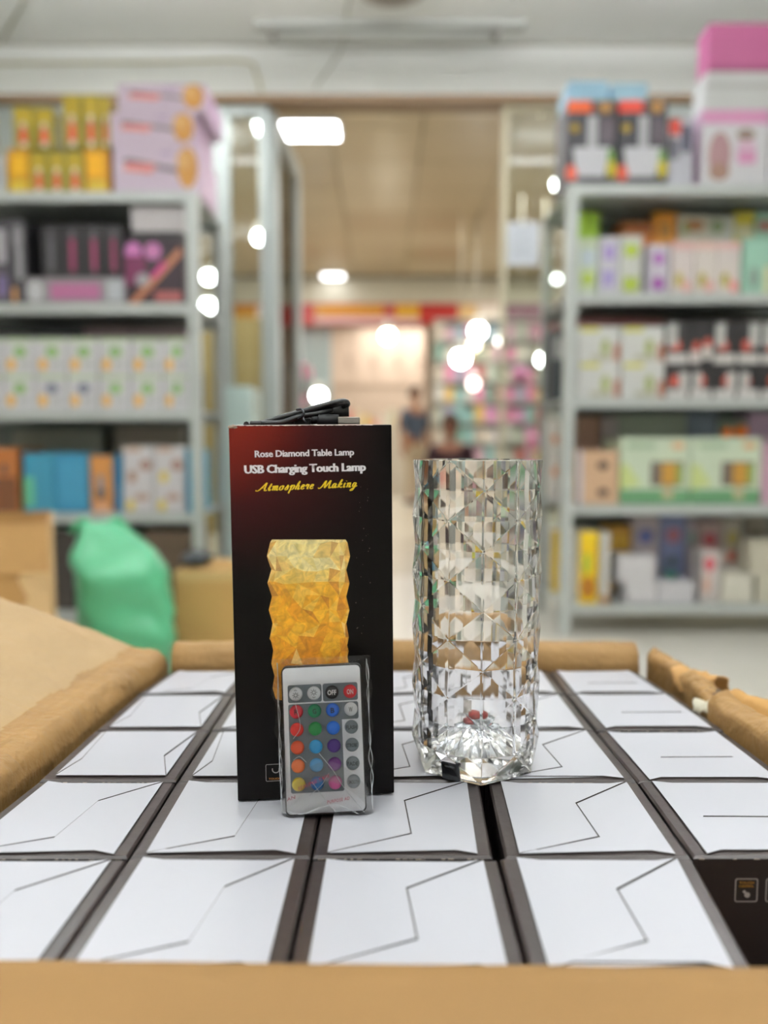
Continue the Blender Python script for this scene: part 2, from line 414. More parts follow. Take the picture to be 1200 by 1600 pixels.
STY[(4, 1)] = STY[(4, 2)] = STY[(4, 3)] = STY[(4, 4)] = 'H'
ROWN = ['front row', 'second row', 'middle row', 'fourth row', 'back row']
COLN = ['leftmost column', 'second column from left', 'middle column', 'fourth column from left', 'rightmost column']
for r_ in range(5):
    for c_ in range(5):
        if r_ == 0 and c_ == 4: continue            # this one was lifted out: the hole
        a, b, c, d_ = J[r_][c_], J[r_][c_+1], J[r_+1][c_+1], J[r_+1][c_]
        g = 0.0007
        rb = random.Random(r_*9+c_)
        a = a + Vector((g, .0013, 0)); b = b + Vector((-g, .0013, 0)); c = c + Vector((-g, -g*.7, 0)); d_ = d_ + Vector((g, -g*.7, 0))
        if (c_, r_) == (2, 1): b = b + Vector((-0.0025, 0, 0)); c = c + Vector((-0.003, 0, 0))
        if (c_, r_) == (3, 1): a = a + Vector((0.003, 0, 0)); d_ = d_ + Vector((0.002, 0, 0))
        if (c_, r_) == (4, 4): c = c + Vector((-0.004, 0, 0))
        z0 = -rb.uniform(0.0002, 0.0014)
        if (c_, r_) in ((1, 1), (2, 1), (2, 2), (3, 2)): z0 = -0.0006
        o0 = (a+b+c+d_)/4
        t = thing('lamp_box', 'white-topped dark box in the big carton, %s, %s' % (COLN[c_], ROWN[r_]), 'box', (o0.x, o0.y, -0.2298), 0, 'boxes packed in the carton')
        def UV(u, v, z, a=a, b=b, c=c, d_=d_, o0=o0, z0=z0):
            p = (a*(1-u) + b*u)*(1-v) + (d_*(1-u) + c*u)*v
            return Vector((p.x-o0.x, p.y-o0.y, z + z0 + 0.2298))
        W, D = (b-a).length, (d_-a).length
        def U2(p, z): return UV(p[0]/W, p[1]/D, z)
        bm = bmesh.new()
        n0 = 0.0011
        lo = [bm.verts.new(UV(u, v, -0.2298-z0)) for u, v in ((0, 0), (1, 0), (1, 1), (0, 1))]
        mid = [bm.verts.new(UV(u, v, -0.0016)) for u, v in ((0, 0), (1, 0), (1, 1), (0, 1))]
        i_ = 0.013
        hi = [bm.verts.new(UV(u, v, -0.0003)) for u, v in ((i_, i_), (1-i_, i_), (1-i_, 1-i_), (i_, 1-i_))]
        bm.faces.new(lo[::-1]); f = bm.faces.new(hi); f.material_index = 1
        for k in range(4):
            bm.faces.new((lo[k], lo[(k+1) % 4], mid[(k+1) % 4], mid[k]))
            f = bm.faces.new((mid[k], mid[(k+1) % 4], hi[(k+1) % 4], hi[k])); f.material_index = 1
        bm_obj('carton_body', bm, [M_DARK, M_DARKTOP], t)
        # bright worn crease along the front top edge
        bm = bmesh.new()
        for k in range(26):
            if rb.random() < 0.3: continue
            u = 0.03 + 0.94*k/26; u2 = u + 0.94/26*rb.uniform(.4, .95); th = rb.uniform(0.0001, 0.00035)
            vs = [bm.verts.new(UV(u_, v_, z_)) for u_, v_, z_ in ((u, -0.0012, -0.0020), (u2, -0.0012, -0.0020), (u2, -0.0012, -0.0020+th*1.5), (u, -0.0012, -0.0020+th*1.5))]
            bm.faces.new(vs)
        wc = bm_obj('worn_crease', bm, M_WORN, t)
        # white flaps, split along the die cut
        sx = 0.0078/W; fy = 0.0052/D; by = 0.0040/D
        if c_ in (0, 1) and r_ < 2: sxr, sxl = sx*1.0, sx*1.05
        else: sxl = sxr = sx
        def P(u, v): return (u*W, v*D)
        L0, R0, B0, T0 = sxl, 1-sxr, fy, 1-by
        cut = 0.05
        outline = [P(L0, .012), P(L0+.09, B0), P(R0-.12, B0), P(R0, .012), P(R0, .985), P(R0-.12, T0), P(L0+.12, T0), P(L0, .985)]
        sty = STY[(c_, r_)]; polys = []
        jx, jy = rb.uniform(-.03, .03), rb.uniform(-.03, .03)
        if sty in ('Z', 'S'):
            P1 = P(0.52+jx, 0.66+jy); P2 = P(0.56+jx, 0.22+jy)
            if sty == 'S': P1 = P(0.58+jx, 0.68+jy); P2 = P(0.52+jx, 0.20+jy)
            TR = P(R0, .985); BL = P(L0, .012)
            far = [BL, P2, P1, TR, P(R0-.12, T0), P(L0+.12, T0), P(L0, .985)]; mg = .0004 if sty == 'Z' else .00012; fe = [.0007, mg, .0007, 0, 0, 0, 0]
            near = [BL, P(L0+.09, B0), P(R0-.12, B0), P(R0, .012), TR, P1, P2]; ne = [0, 0, 0, 0, .0007, mg, .0007]
            polys = [(far, 0.0, fe), (near, 0.0, ne)]
        elif sty == 'C':
            A1 = P(0.17+jx*.5, .36+jy); B1 = P(0.80+jx*.5, .42+jy)
            left = [P(L0, B0), A1, P(L0+.03, T0), P(L0, T0-.02)]; le = [.0006, .0003, 0, 0]
            right = [P(R0, B0), P(R0, T0), B1]; re_ = [0, .0006, .0003]
            mid_ = [P(L0, B0), P(R0, B0), B1, P(R0, T0), P(L0+.03, T0), A1]; me_ = [0, .0003, .0006, 0, .0003, .0006]
            polys = [(left, -0.0002, le), (right, -0.0002, re_), (mid_, 0.0, me_)]
        else:
            q = .42 if r_ != 1 else .45
            s0, s1 = (.30, .82) if r_ != 1 else (.22, .78)
            s0 += jx; s1 += jx
            slot = 0.016
            near = outline[:4] + [P(R0, q), P(s1, q), P(s0, q), P(L0, q)]
            far = [P(L0, q), P(s0, q), P(s0+.01, q+slot), P(s1-.01, q+slot), P(s1, q), P(R0, q)] + outline[4:]
            polys = [(near, 0.0, None), (far, 0.0, None)]
        for pl, dz, ed in polys:
            gap = 0.00030
            if sty == 'H':
                q2 = pl
            else:
                q2 = inset_edges(pl, ed)
            if sty == 'S':           # the middle of the cut is pressed shut
                q2 = [Vector(p) for p in q2]
                for k, p in enumerate(pl):
                    pass
            bm = bmesh.new()
            def fn(x, y, z, sgn=1):
                tilt = 0.0006*math.sin(x*60+r_) + 0.0004*math.sin(y*70+c_)
                return U2((x, y), z + max(0, tilt)*0.6)
            prism(bm, [(p[0], p[1]) for p in q2], 0.0000+dz, 0.0007+dz, 0, 1, fn)
            bm_obj('tuck_flap', bm, [M_CARD, M_EDGE], t)
        wc.location = (0, 0, 0)
        if (c_, r_) == (4, 1):
            # the face seen in the hole carries two printed icons
            bm = bmesh.new(); bo = bmesh.new()
            pa = at(1150, 1376, J[1][4].y).x; pz1 = at(1168, 1374, J[1][4].y).z; pz0 = at(1168, 1411, J[1][4].y).z; pbx = at(1186, 1376, J[1][4].y).x
            def frame_icon(x0, x1, z0_, z1_, y):
                ou = rrect(x0, x1, z0_, z1_, 0.0012); inn = rrect(x0+.0006, x1-.0006, z0_+.0006, z1_-.0006, 0.0008)
                A = [bm.verts.new((p, y, q)) for p, q in ou]; B = [bm.verts.new((p, y, q)) for p, q in inn]
                for k in range(len(A)): bm.faces.new((A[k], A[(k+1) % len(A)], B[(k+1) % len(A)], B[k]))
                cxx, czz = (x0+x1)/2, z0_+(z1_-z0_)*.3
                for (dx, dz, rr) in ((0.0006, 0, .0016), (-.001, .0018, .0009)):
                    vs = [bm.verts.new((cxx+dx+rr*math.cos(q*.524), y, czz+dz+rr*math.sin(q*.524))) for q in range(12)]; bm.faces.new(vs)
            yy = J[1][4].y + .0013 - 0.0004 - o0.y
            for k in range(2):
                dx = k*0.0165
                X0, X1, Z0, Z1 = pa-o0.x+dx, pbx-o0.x+dx, pz0+.2298, pz1+.2298
                frame_icon(X0, X1, Z0, Z1, yy)
                lettering('TOUCH', X0+.0022, X1-.0022, Z1-.0031, Z1-.0018, M('c98a2b', .5), t, y=yy, bold=.02)
                lettering('CONTROL', X0+.0022, X1-.0022, Z1-.0050, Z1-.0037, M('c98a2b', .5), t, y=yy, bold=.02)
            bo.free(); bm_obj('printed_icon', bm, M('a9a19c', 0.5), t)
# ---------------------------------------------------------------- the standing lamp box
A = G(371.5, 1252, 0.0012); B = G(616, 1241, 0.0012)
rz = math.atan2((B-A).y, (B-A).x); WB = (B-A).length; HB = 0.2290; DB = 0.094
hero = thing('printed_lamp_box', 'tall black and dark red printed table lamp box standing upright on white flaps', 'box', A, rz)
hero.rotation_euler = (0, math.radians(-0.45), rz)
bpy.context.view_layer.update()
HM = hero.matrix_world.copy(); HI = HM.inverted()
def hp(px, py, y=0.0):
    o_ = HI @ Vector((0, 0, H)); d = (HI.to_3x3() @ ray(px, py)); k = (y - o_.y)/d.y
    return (o_ + d*k)
def hero_mat():
    m = bpy.data.materials.new('printed_black_to_red_card'); m.use_nodes = True; nt = m.node_tree; b = nt.nodes['Principled BSDF']
    tc = nt.nodes.new('ShaderNodeTexCoord'); sp = nt.nodes.new('ShaderNodeSeparateXYZ'); nt.links.new(tc.outputs['Object'], sp.inputs[0])
    def mr(sock, a, b_, c=0, d=1):
        n = nt.nodes.new('ShaderNodeMapRange'); n.interpolation_type = 'SMOOTHSTEP'
        n.inputs[1].default_value = a; n.inputs[2].default_value = b_; n.inputs[3].default_value = c; n.inputs[4].default_value = d
        nt.links.new(sock, n.inputs[0]); return n.outputs[0]
    zf = mr(sp.outputs['Z'], 0.13, 0.245); xf = mr(sp.outputs['X'], 0.098, -0.01)
    mu = nt.nodes.new('ShaderNodeMath'); mu.operation = 'MULTIPLY'; nt.links.new(zf, mu.inputs[0]); nt.links.new(xf, mu.inputs[1])
    nz = nt.nodes.new('ShaderNodeTexNoise'); nz.inputs['Scale'].default_value = 90; nt.links.new(tc.outputs['Object'], nz.inputs[0])
    cr = nt.nodes.new('ShaderNodeValToRGB'); e = cr.color_ramp.elements
    e[0].position = 0; e[0].color = lin('0c0908'); e[1].position = 1.0; e[1].color = lin('7a2115')
    e2 = cr.color_ramp.elements.new(0.4); e2.color = lin('331010')
    nt.links.new(mu.outputs[0], cr.inputs[0]); nt.links.new(cr.outputs[0], b.inputs['Base Color'])
    b.inputs['Roughness'].default_value = 0.32
    b.inputs['Specular IOR Level'].default_value = 0.10
    bpn = nt.nodes.new('ShaderNodeBump'); bpn.inputs['Strength'].default_value = 0.05; bpn.inputs['Distance'].default_value = 0.001
    nt.links.new(nz.outputs[0], bpn.inputs['Height']); nt.links.new(bpn.outputs[0], b.inputs['Normal'])
    return m
bm = bmesh.new(); addbox(bm, 0, WB, 0, DB, 0, HB, 0, 0.0007)
bm_obj('carton_body', bm, hero_mat(), hero)
# worn paper along the top front edge and the crushed corner
bm = bmesh.new()
rb = random.Random(3)
for k in range(60):
    x = 0.002 + k/60*(WB*0.86); th = 0.00022 + 0.0002*rb.random() if rb.random() < .85 else 0.0001
    vs = [bm.verts.new(p) for p in ((x, -0.0001, HB-th), (x+WB/60*.9, -0.0001, HB-th), (x+WB/60*.9, 0.0006, HB+0.0001), (x, 0.0006, HB+0.0001))]
    bm.faces.new(vs)
bm_obj('worn_edge', bm, M('c9bcb2', 0.8, var=0.2, scale=400), hero)
bm = bmesh.new()
for k in range(5):
    r = bmesh.ops.create_icosphere(bm, subdivisions=2, radius=0.0014)
    off = Vector((0.0015 + 0.0012*k, 0.0005*k, HB - 0.0010 + 0.0005*math.sin(k*2)))
    for v in r['verts']: v.co = Vector((v.co.x*1.5, v.co.y, v.co.z*.6)) + off + Vector((noise.noise(v.co*900+Vector((k, 0, 0))),)*3)*0.0005
bm_obj('crushed_corner', bm, M('a08f80', 0.85, var=0.3, scale=500), hero)
def hrect(x0, y0, x1, y1):
    a = hp(x0, y1); b = hp(x1, y0); return a.x, b.x, a.z, b.z
M_INK = M('e8e6ea', 0.4, var=0.02); M_YEL = M('e6c615', 0.4, var=0.02)
r_ = hrect(398.5, 702, 553, 717); lettering('Rose Diamond Table Lamp', r_[0], r_[1], r_[2], r_[3], M_INK, hero, bold=0.012, rot=0.012, spacing=.96, dup=(.00012, -.00012))
r_ = hrect(382.5, 724, 571, 743); lettering('USB Charging Touch Lamp', r_[0], r_[1], r_[2], r_[3], M_INK, hero, bold=0.012, rot=0.012, spacing=.96, dup=(.0003, -.0003))
# cursive line written with a broad pen: strokes per letter (x, y in x-height units)
def pen(text, x0, x1, z0, z1, rot):
    S = {
     'A': [[(-.9,.15),(-.6,-.02),(-.2,.25),(.35,1.1),(.75,1.75),(.70,.9),(.72,.1),(.95,0),(1.1,.2)],[(.1,.62),(.8,.62)]],
     'M': [[(-.6,.15),(-.3,-.02),(.1,.5),(.5,1.65),(.55,.8),(.6,.1),(1.0,.9),(1.35,1.7),(1.35,.8),(1.42,.08),(1.6,0),(1.8,.2)]],
     't': [[(0,.3),(.2,1.0),(.35,1.5),(.2,.6),(.15,.1),(.3,0),(.5,.25)],[(.0,1.0),(.55,1.0)]],
     'm': [[(0,.7),(.15,1),(.15,.5),(.1,0)],[(.12,.5),(.4,1),(.5,.7),(.45,0)],[(.48,.5),(.75,1),(.87,.7),(.8,.1),(.95,0),(1.1,.2)]],
     'o': [[(.5,.95),(.15,.8),(.05,.3),(.25,0),(.55,.2),(.6,.7),(.45,.98),(.8,.8)]],
     's': [[(0,.2),(.3,.75),(.4,1.05),(.5,.5),(.4,.05),(.15,0),(.1,.15)]],
     'p': [[(.0,.6),(.3,1.0),(.2,.2),(.05,-.8)],[(.22,.5),(.5,1),(.75,.8),(.65,.2),(.4,0),(.2,.1)]],
     'h': [[(.0,.5),(.4,1.3),(.45,1.8),(.25,1.2),(.05,0)],[(.1,.5),(.4,.98),(.55,.7),(.48,.1),(.6,0),(.8,.2)]],
     'e': [[(.05,.4),(.45,.6),(.5,.9),(.3,1),(.1,.6),(.12,.15),(.35,0),(.65,.25)]],
     'r': [[(0,.6),(.2,1.1),(.25,.85),(.5,.95),(.4,.4),(.4,.05),(.6,.1)]],
     'a': [[(.6,.95),(.25,.95),(.05,.5),(.1,.05),(.35,.1),(.6,.9),(.52,.2),(.65,0),(.85,.25)]],
     'k': [[(.0,.5),(.4,1.4),(.42,1.8),(.2,1.1),(.05,0)],[(.1,.4),(.5,.95),(.5,.65),(.2,.5),(.45,.1),(.65,0),(.8,.2)]],
     'i': [[(.05,.6),(.2,1),(.1,.3),(.18,0),(.4,.2)],[(.3,1.38),(.32,1.45)]],
     'n': [[(0,.7),(.15,1),(.15,.5),(.08,0)],[(.12,.5),(.45,1),(.58,.7),(.5,.1),(.65,0),(.8,.2)]],
     'g': [[(.6,.95),(.25,.95),(.08,.5),(.15,.1),(.4,.2),(.6,.9),(.45,-.2),(.2,-.75),(-.1,-.7),(.2,-.3),(.9,.3)]]}
    ADV = {'A':1.35,'M':1.95,'t':.72,'m':1.3,'o':1.02,'s':.85,'p':1.05,'h':.98,'e':.85,'r':.8,'a':1.05,'k':1.0,'i':.62,'n':1.02,'g':.9,' ':1.3}
    strokes = []; x = 0.9
    for ch in text:
        for st in S.get(ch, []): strokes.append([(x+a+0.28*b, b) for a, b in st])
        x += ADV[ch]
    sc = (x1-x0)/x; base = z0 + (z1-z0)*0.33; hz_ = (z1-z0)/2.6
    bm = bmesh.new()
    for st in strokes:
        pts = catmull([(a, b, 0) for a, b in st], 6)
        L = []; 
        for p in pts:
            X = x0 + p.x*sc; Z = base + p.y*hz_ + (X-(x0+x1)/2)*rot
            L.append((X, Z))
        hwx, hwz = 0.00034, 0.00012
        prev = None
        for i_, (X, Z) in enumerate(L):
            j = min(i_, len(L)-2); dx, dz = L[j+1][0]-L[j][0], L[j+1][1]-L[j][1]; l = math.hypot(dx, dz) or 1
            nx, nz_ = -dz/l, dx/l; wd = 0.00016 + 0.00030*max(0, abs(nx))**1.3
            a = bm.verts.new((X+nx*wd, -0.0002, Z+nz_*wd)); b = bm.verts.new((X-nx*wd, -0.0002, Z-nz_*wd))
            if prev: bm.faces.new((prev[0], prev[1], b, a))
            prev = (a, b)
    o = bm_obj('lettering', bm, M_YEL, hero); o['label'] = 'yellow cursive lettering'
r_ = hrect(399, 751, 557, 771); pen('Atmosphere Making', r_[0], r_[1], r_[2], r_[3], 0.03)
# printed picture of the glowing lamp: flat coloured facets
def vcol_mat():
    m = bpy.data.materials.new('printed_facets'); m.use_nodes = True; nt = m.node_tree
    a = nt.nodes.new('ShaderNodeAttribute'); a.attribute_name = 'ink'; b = nt.nodes['Principled BSDF']; b.inputs['Roughness'].default_value = 0.35
    tc = nt.nodes.new('ShaderNodeTexCoord'); nz = nt.nodes.new('ShaderNodeTexNoise'); nz.inputs['Scale'].default_value = 160; nz.inputs['Detail'].default_value = 3
    nz.inputs['Distortion'].default_value = 1.5
    nt.links.new(tc.outputs['Object'], nz.inputs[0])
    mr = nt.nodes.new('ShaderNodeMapRange'); mr.inputs[1].default_value = .3; mr.inputs[2].default_value = .7; mr.inputs[3].default_value = .72; mr.inputs[4].default_value = 1.25
    nt.links.new(nz.outputs[0], mr.inputs[0])
    mx = nt.nodes.new('ShaderNodeVectorMath'); mx.operation = 'SCALE'; nt.links.new(a.outputs['Color'], mx.inputs[0]); nt.links.new(mr.outputs[0], mx.inputs['Scale'])
    nt.links.new(mx.outputs[0], b.inputs['Base Color']); return m
rows = [(843, 425, 540), (848, 422, 543), (869, 417, 547), (890, 424, 541), (911, 418, 546), (932, 425, 541), (953, 420, 546), (974, 426, 541), (995, 422, 545), (1016, 427, 541),
        (1037, 424, 545), (1056, 429, 541), (1075, 426, 544), (1092, 431, 540)]
V = []; Fc = []; cols = []; N = 9; rb = random.Random(11)
for i, (y, xa, xb) in enumerate(rows):
    for k in range(N+1):
        u = k/N; s = 0.5 - 0.5*math.cos(u*math.pi); 
        X = xa + (xb-xa)*s
        jx = 0 if k in (0, N) else (rb.uniform(-4, 4) + (4 if i % 2 else -3))
        jy = 0 if (i in (0,)) else rb.uniform(-3, 3)*(0 if k in (0, N) else 1)
        p = hp(X+jx, y+jy); V.append(Vector((p.x, -0.00015, p.z)))
pal_top = ['efe0a0', 'e8cf74', 'f2e6ae', 'd9a545', 'e6c05a', 'f0dc8c']; pal_mid = ['dfa21c', 'd8921a', 'e9b83a', 'c87d14', 'e2a92a', 'f0cf70', 'd99c20']; pal_low = ['d98f12', 'c9780e', 'e0a01c', 'b5650d', 'e6b433', 'cf8511']
for i in range(len(rows)-1):
    for k in range(N):
        a = i*(N+1)+k; tri = [(a, a+1, a+N+1), (a+1, a+N+2, a+N+1)] if (i+k) % 2 else [(a, a+1, a+N+2), (a, a+N+2, a+N+1)]
        for t_ in tri:
            Fc.append(t_[::-1]); pal = pal_top if i < 4 else (pal_mid if i < 8 else pal_low)
            if i == 0: c = 'ecdc9a'
            elif k in (0, N-1): c = rb.choice(['b8741c', 'e3ac44', 'f0d896', '8c4f10', 'd69a30'])
            elif rb.random() < .06: c = 'fbf3d8'
            elif rb.random() < .05: c = '9a5210'
            else: c = rb.choice(pal)
            cen_ = sum((V[q_] for q_ in t_), Vector())/3; zz_ = (cen_.z-V[-1].z)/(V[0].z-V[-1].z); uu_ = abs((k+.5)/N-.5)*2
            gb = hexmix('f0dc96', 'dc9c1c', min(1, max(0, (.86-zz_)*(5 if zz_ < .80 else 2)))) if zz_ > .5 else hexmix('e0a01e', 'c87c10', (.5-zz_)*1.6)
            gb = hexmix(gb, 'c07c1c', .45*uu_**3)
            cols.append(lin(hexmix(gb, c, .42)))
o = mesh_obj('printed_lamp_picture', V, Fc, vcol_mat(), hero); o['label'] = 'printed picture of a glowing amber lamp'
ca = o.data.attributes.new('ink', 'FLOAT_COLOR', 'CORNER')
for p, c in zip(o.data.polygons, cols):
    for li in p.loop_indices: ca.data[li].color = c
# small printed icon at the lower left, half hidden by the remote
bm = bmesh.new()
p0, p1 = hp(415.5, 1221), hp(441, 1193)
ou = rrect(p0.x, p1.x, p0.z, p1.z, .0008); inn = rrect(p0.x+.0003, p1.x-.0003, p0.z+.0003, p1.z-.0003, .0006)
Aq = [bm.verts.new((p, -.0002, q)) for p, q in ou]; Bq = [bm.verts.new((p, -.0002, q)) for p, q in inn]
for k in range(len(Aq)): bm.faces.new((Aq[k], Aq[(k+1) % len(Aq)], Bq[(k+1) % len(Aq)], Bq[k]))
cq = hp(431, 1202)
pr = None
for k in range(17):
    a = math.radians(160 + k*220/16); A1 = bm.verts.new((cq.x+.0024*math.cos(a), -.0002, cq.z+.0024*math.sin(a))); B1 = bm.verts.new((cq.x+.0018*math.cos(a), -.0002, cq.z+.0018*math.sin(a)))
    if pr: bm.faces.new((pr[0], A1, B1, pr[1]))
    pr = (A1, B1)
bm_obj('printed_icon', bm, M('a8a4a0', 0.5), hero)
q = hp(420, 1218.5); q2 = hp(438, 1214.5); lettering('TOUCH', q.x, q2.x, q.z, q2.z, M('c07a28', .5), hero, bold=.02)
# little scuff flakes on the right of the print
bm = bmesh.new()
for k in range(26):
    p = hp(rb.uniform(555, 580), rb.uniform(760, 1000)); s = rb.uniform(.00008, .0003)
    bm.faces.new([bm.verts.new((p.x+s*math.cos(a), -.00015, p.z+s*math.sin(a)*1.5)) for a in (0, 1.6, 3.1, 4.7)])
o = bm_obj('scuff_mark', bm, M('6a605c', 0.7), hero)
# ---------------------------------------------------------------- cable on the box
M_RUB = M('17181a', 0.35, var=0.05); M_STEEL = M('9a948e', 0.3, 0.9)
YC = 0.495
ZT = (HM @ Vector((0, 0, HB))).z
cab = thing('usb_cable', 'coiled black charging cable tied with a wire twist on top of the box', 'cable', (at(470, 660, YC).x, YC, ZT))
def cl(px, py, dy=0.0):
    p = at(px, py, YC+dy); p.z = max(p.z, ZT+0.0022); return p - cab.location
bm = bmesh.new(); R_ = 0.0019
def cp(lst): return [cl(*p) for p in lst]
tube(bm, cp([(392, 668, 0), (410, 661, 0), (440, 652, 0), (470, 644, 0), (505, 634, 0), (530, 628, 0), (541, 628, .004), (541, 634, .010), (520, 642, .014), (480, 655, .016), (440, 664, .016)]), R_, 8)
tube(bm, cp([(398, 668, .006), (425, 660, .005), (455, 650, .004), (490, 641, .003), (520, 633, .002), (536, 630, .005), (533, 640, .012), (500, 646, .016)]), R_, 8)
tube(bm, cp([(408, 667, -.004), (440, 660, -.003), (468, 651, -.002), (495, 646, 0), (520, 640, .003)]), R_, 8)
tube(bm, cp([(385, 669, .010), (388, 669, .02), (420, 668, .024), (470, 662, .02), (500, 657, .01)]), R_, 8)
bm_obj('cord', bm, M_RUB, cab)
bm = bmesh.new(); tube(bm, cp([(497, 655, 0), (500, 655.5, 0), (529, 656.5, 0)]), 0.0037, 14, smooth=1); bm_obj('plug_grip', bm, M('222326', 0.5), cab)
bm = bmesh.new(); tube(bm, cp([(487, 654, 0), (498, 655.5, 0)]), 0.0022, 10, smooth=1); bm_obj('strain_relief', bm, M('222326', 0.5), cab)
bm = bmesh.new(); a = cl(529, 656.5); b = cl(562, 659); addbox(bm, a.x, b.x, -.0055, .0055, a.z-.0025, a.z+.0018, 0, .0004); bm_obj('metal_plug', bm, M_STEEL, cab)
bm = bmesh.new(); tube(bm, cp([(505, 644, .012), (515, 642, .012), (545, 641, .012)]), lambda t: 0.0030+.0012*min(1, t*3), 14, smooth=1); o = bm_obj('barrel_connector', bm, M('1c1d1f', 0.45), cab)
bm = bmesh.new()
tw = [(463, 640, -.004), (472, 640, -.005), (474, 648, -.006), (466, 654, -.004), (462, 648, .004), (467, 641, .006), (475, 646, .002), (474, 655, -.005), (478, 660, -.005)]
tube(bm, cp(tw), 0.0008, 6); bm_obj('twist_tie', bm, M('3a3c42', 0.2, 0.3), cab)
bm = bmesh.new(); a = cl(460, 655, .012); b = cl(486, 663, .012); addbox(bm, a.x, b.x, a.y-.004, a.y+.004, .0002, a.z+.001, 0, .001); bm_obj('cord_clip', bm, M('202124', 0.4), cab)
# ---------------------------------------------------------------- crystal lamp
def glass_mat(name, tint=(1, 1, 1, 1), rough=0.0, ior=1.49):
    m = bpy.data.materials.new(name); m.use_nodes = True; b = m.node_tree.nodes['Principled BSDF']
    b.inputs['Base Color'].default_value = tint; b.inputs['Roughness'].default_value = rough
    b.inputs['Transmission Weight'].default_value = 1.0; b.inputs['IOR'].default_value = ior
    return m
M_CRY = glass_mat('clear_acrylic')
base = G(740, 1228, 0.0008); RL = 0.0440
LC = Vector((0.0632, base.y + 0.041, 0.0008))
lamp = thing('crystal_lamp', 'clear faceted crystal cylinder table lamp standing on white box tops', 'lamp', LC)
rot0 = -math.pi/2 - 0.02
HT = 0.2085; NS = 6
zs = [0.0, 0.0185] + [0.0185 + (HT-0.0185)*k/10 for k in range(1, 11)]
bm = bmesh.new(); RV = []
for i, z in enumerate(zs):
    R = RL*(0.93 if i == 0 else 0.99 if i == 11 else 1.0); ring = []
    for k in range(12):
        cross = (k % 2 == i % 2); rr = R if cross else R*0.957
        if i in (0,): rr = R if cross else R*0.875
        a = rot0 + k*math.pi/6; ring.append(bm.verts.new((rr*math.cos(a), rr*math.sin(a), z)))
    RV.append(ring)
for i in range(11):
    lo, hi = RV[i], RV[i+1]
    for k in range(12):
        n = (k+1) % 12
        # diagonal ridge joins the crossing points of neighbouring rings
        if k % 2 == i % 2: bm.faces.new((lo[k], lo[n], hi[n])); bm.faces.new((lo[k], hi[n], hi[k]))
        else: bm.faces.new((lo[k], lo[n], hi[k])); bm.faces.new((lo[n], hi[n], hi[k]))
RI = 0.0315; NI = 36
top = RV[11]; zi0 = 0.016
itop = [bm.verts.new((RI*math.cos(rot0+k*2*math.pi/NI), RI*math.sin(rot0+k*2*math.pi/NI), HT)) for k in range(NI)]
itop2 = itop
ibot = [bm.verts.new((RI*0.97*math.cos(rot0+k*2*math.pi/NI), RI*0.97*math.sin(rot0+k*2*math.pi/NI), zi0)) for k in range(NI)]
for k in range(NI): bm.faces.new((itop[k], itop[(k+1) % NI], ibot[(k+1) % NI], ibot[k]))
# faceted inner floor: star shaped dome
cen = bm.verts.new((0, 0, zi0+0.013))
mid1 = [bm.verts.new((RI*0.66*math.cos(rot0+(k+.5)*2*math.pi/NI), RI*0.66*math.sin(rot0+(k+.5)*2*math.pi/NI), zi0+0.005+(0.004 if k % 2 else 0))) for k in range(NI)]
mid2 = [bm.verts.new((RI*0.33*math.cos(rot0+k*2*math.pi/NI), RI*0.33*math.sin(rot0+k*2*math.pi/NI), zi0+0.009+(0 if k % 2 else 0.004))) for k in range(NI)]
for k in range(NI):
    n = (k+1) % NI
    bm.faces.new((ibot[k], ibot[n], mid1[k])); bm.faces.new((ibot[n], mid1[n], mid1[k]))
    bm.faces.new((mid1[k], mid1[n], mid2[n])); bm.faces.new((mid1[k], mid2[n], mid2[k]))
    bm.faces.new((mid2[k], mid2[n], cen))
for k in range(12):
    n = (k+1) % 12; bm.faces.new([top[k], top[n], itop[(3*k+3) % NI], itop[3*k+2], itop[3*k+1], itop[3*k]])
bm.faces.new(RV[0][::-1])
bmesh.ops.recalc_face_normals(bm, faces=bm.faces)
bmesh.ops.bevel(bm, geom=[e for e in bm.edges if all(math.hypot(v.co.x, v.co.y) > 0.036 for v in e.verts)], offset=0.00035, segments=1, affect='EDGES')
bm_obj('faceted_shade', bm, M_CRY, lamp)
# base: thin chrome and clear plate, charging socket, circuit board with the light source
bm = bmesh.new()
ang = [rot0+k*math.pi/3 for k in range(6)]
prism(bm, [(RL*0.90*math.cos(a), RL*0.90*math.sin(a)) for a in ang], -0.0004, 0.0000-0.0001)
bm_obj('base_plate', bm, M('d4d8dc', 0.3, 0.0), lamp)
bm = bmesh.new(); lathe(bm, [(0.020, 0.0001), (0.020, 0.0004)], 24)
o = bm_obj('circuit_board', bm, M('c4c8cc', 0.15, 0.9), lamp)
bm = bmesh.new(); addbox(bm, -0.006, 0.005, -0.026, -0.018, 0.0162+.003, 0.0185+.003)
bm.free()
# charging socket on the lower left front facet
p0 = Vector((RL*.94*math.cos(ang[5]), RL*.94*math.sin(ang[5]), 0)); p1 = Vector((RL*.94*math.cos(ang[0]), RL*.94*math.sin(ang[0]), 0))
p0, p1 = (p0, p1) if p0.x < p1.x else (p1, p0)
tdir = (p1-p0).normalized(); nd = Vector((tdir.y, -tdir.x, 0))
cs = p0 + (p1-p0)*0.50 + nd*0.0008
def sk(a, b, c): return cs + tdir*a + nd*c + Vector((0, 0, b))
bm = bmesh.new(); prism(bm, rrect(-.0068, .0058, -0.0004, .0128, .0012), -0.002, 0.0004, fn=sk)
o = bm_obj('socket_panel', bm, M('3a3d42', 0.12, 0.2), lamp)
bm = bmesh.new(); prism(bm, rrect(-.0052, .0042, .0078, .0114, .0016), 0.0004, 0.0013, fn=sk); sp_ = bm_obj('charging_socket', bm, M('0c0c0e', 0.25), lamp)
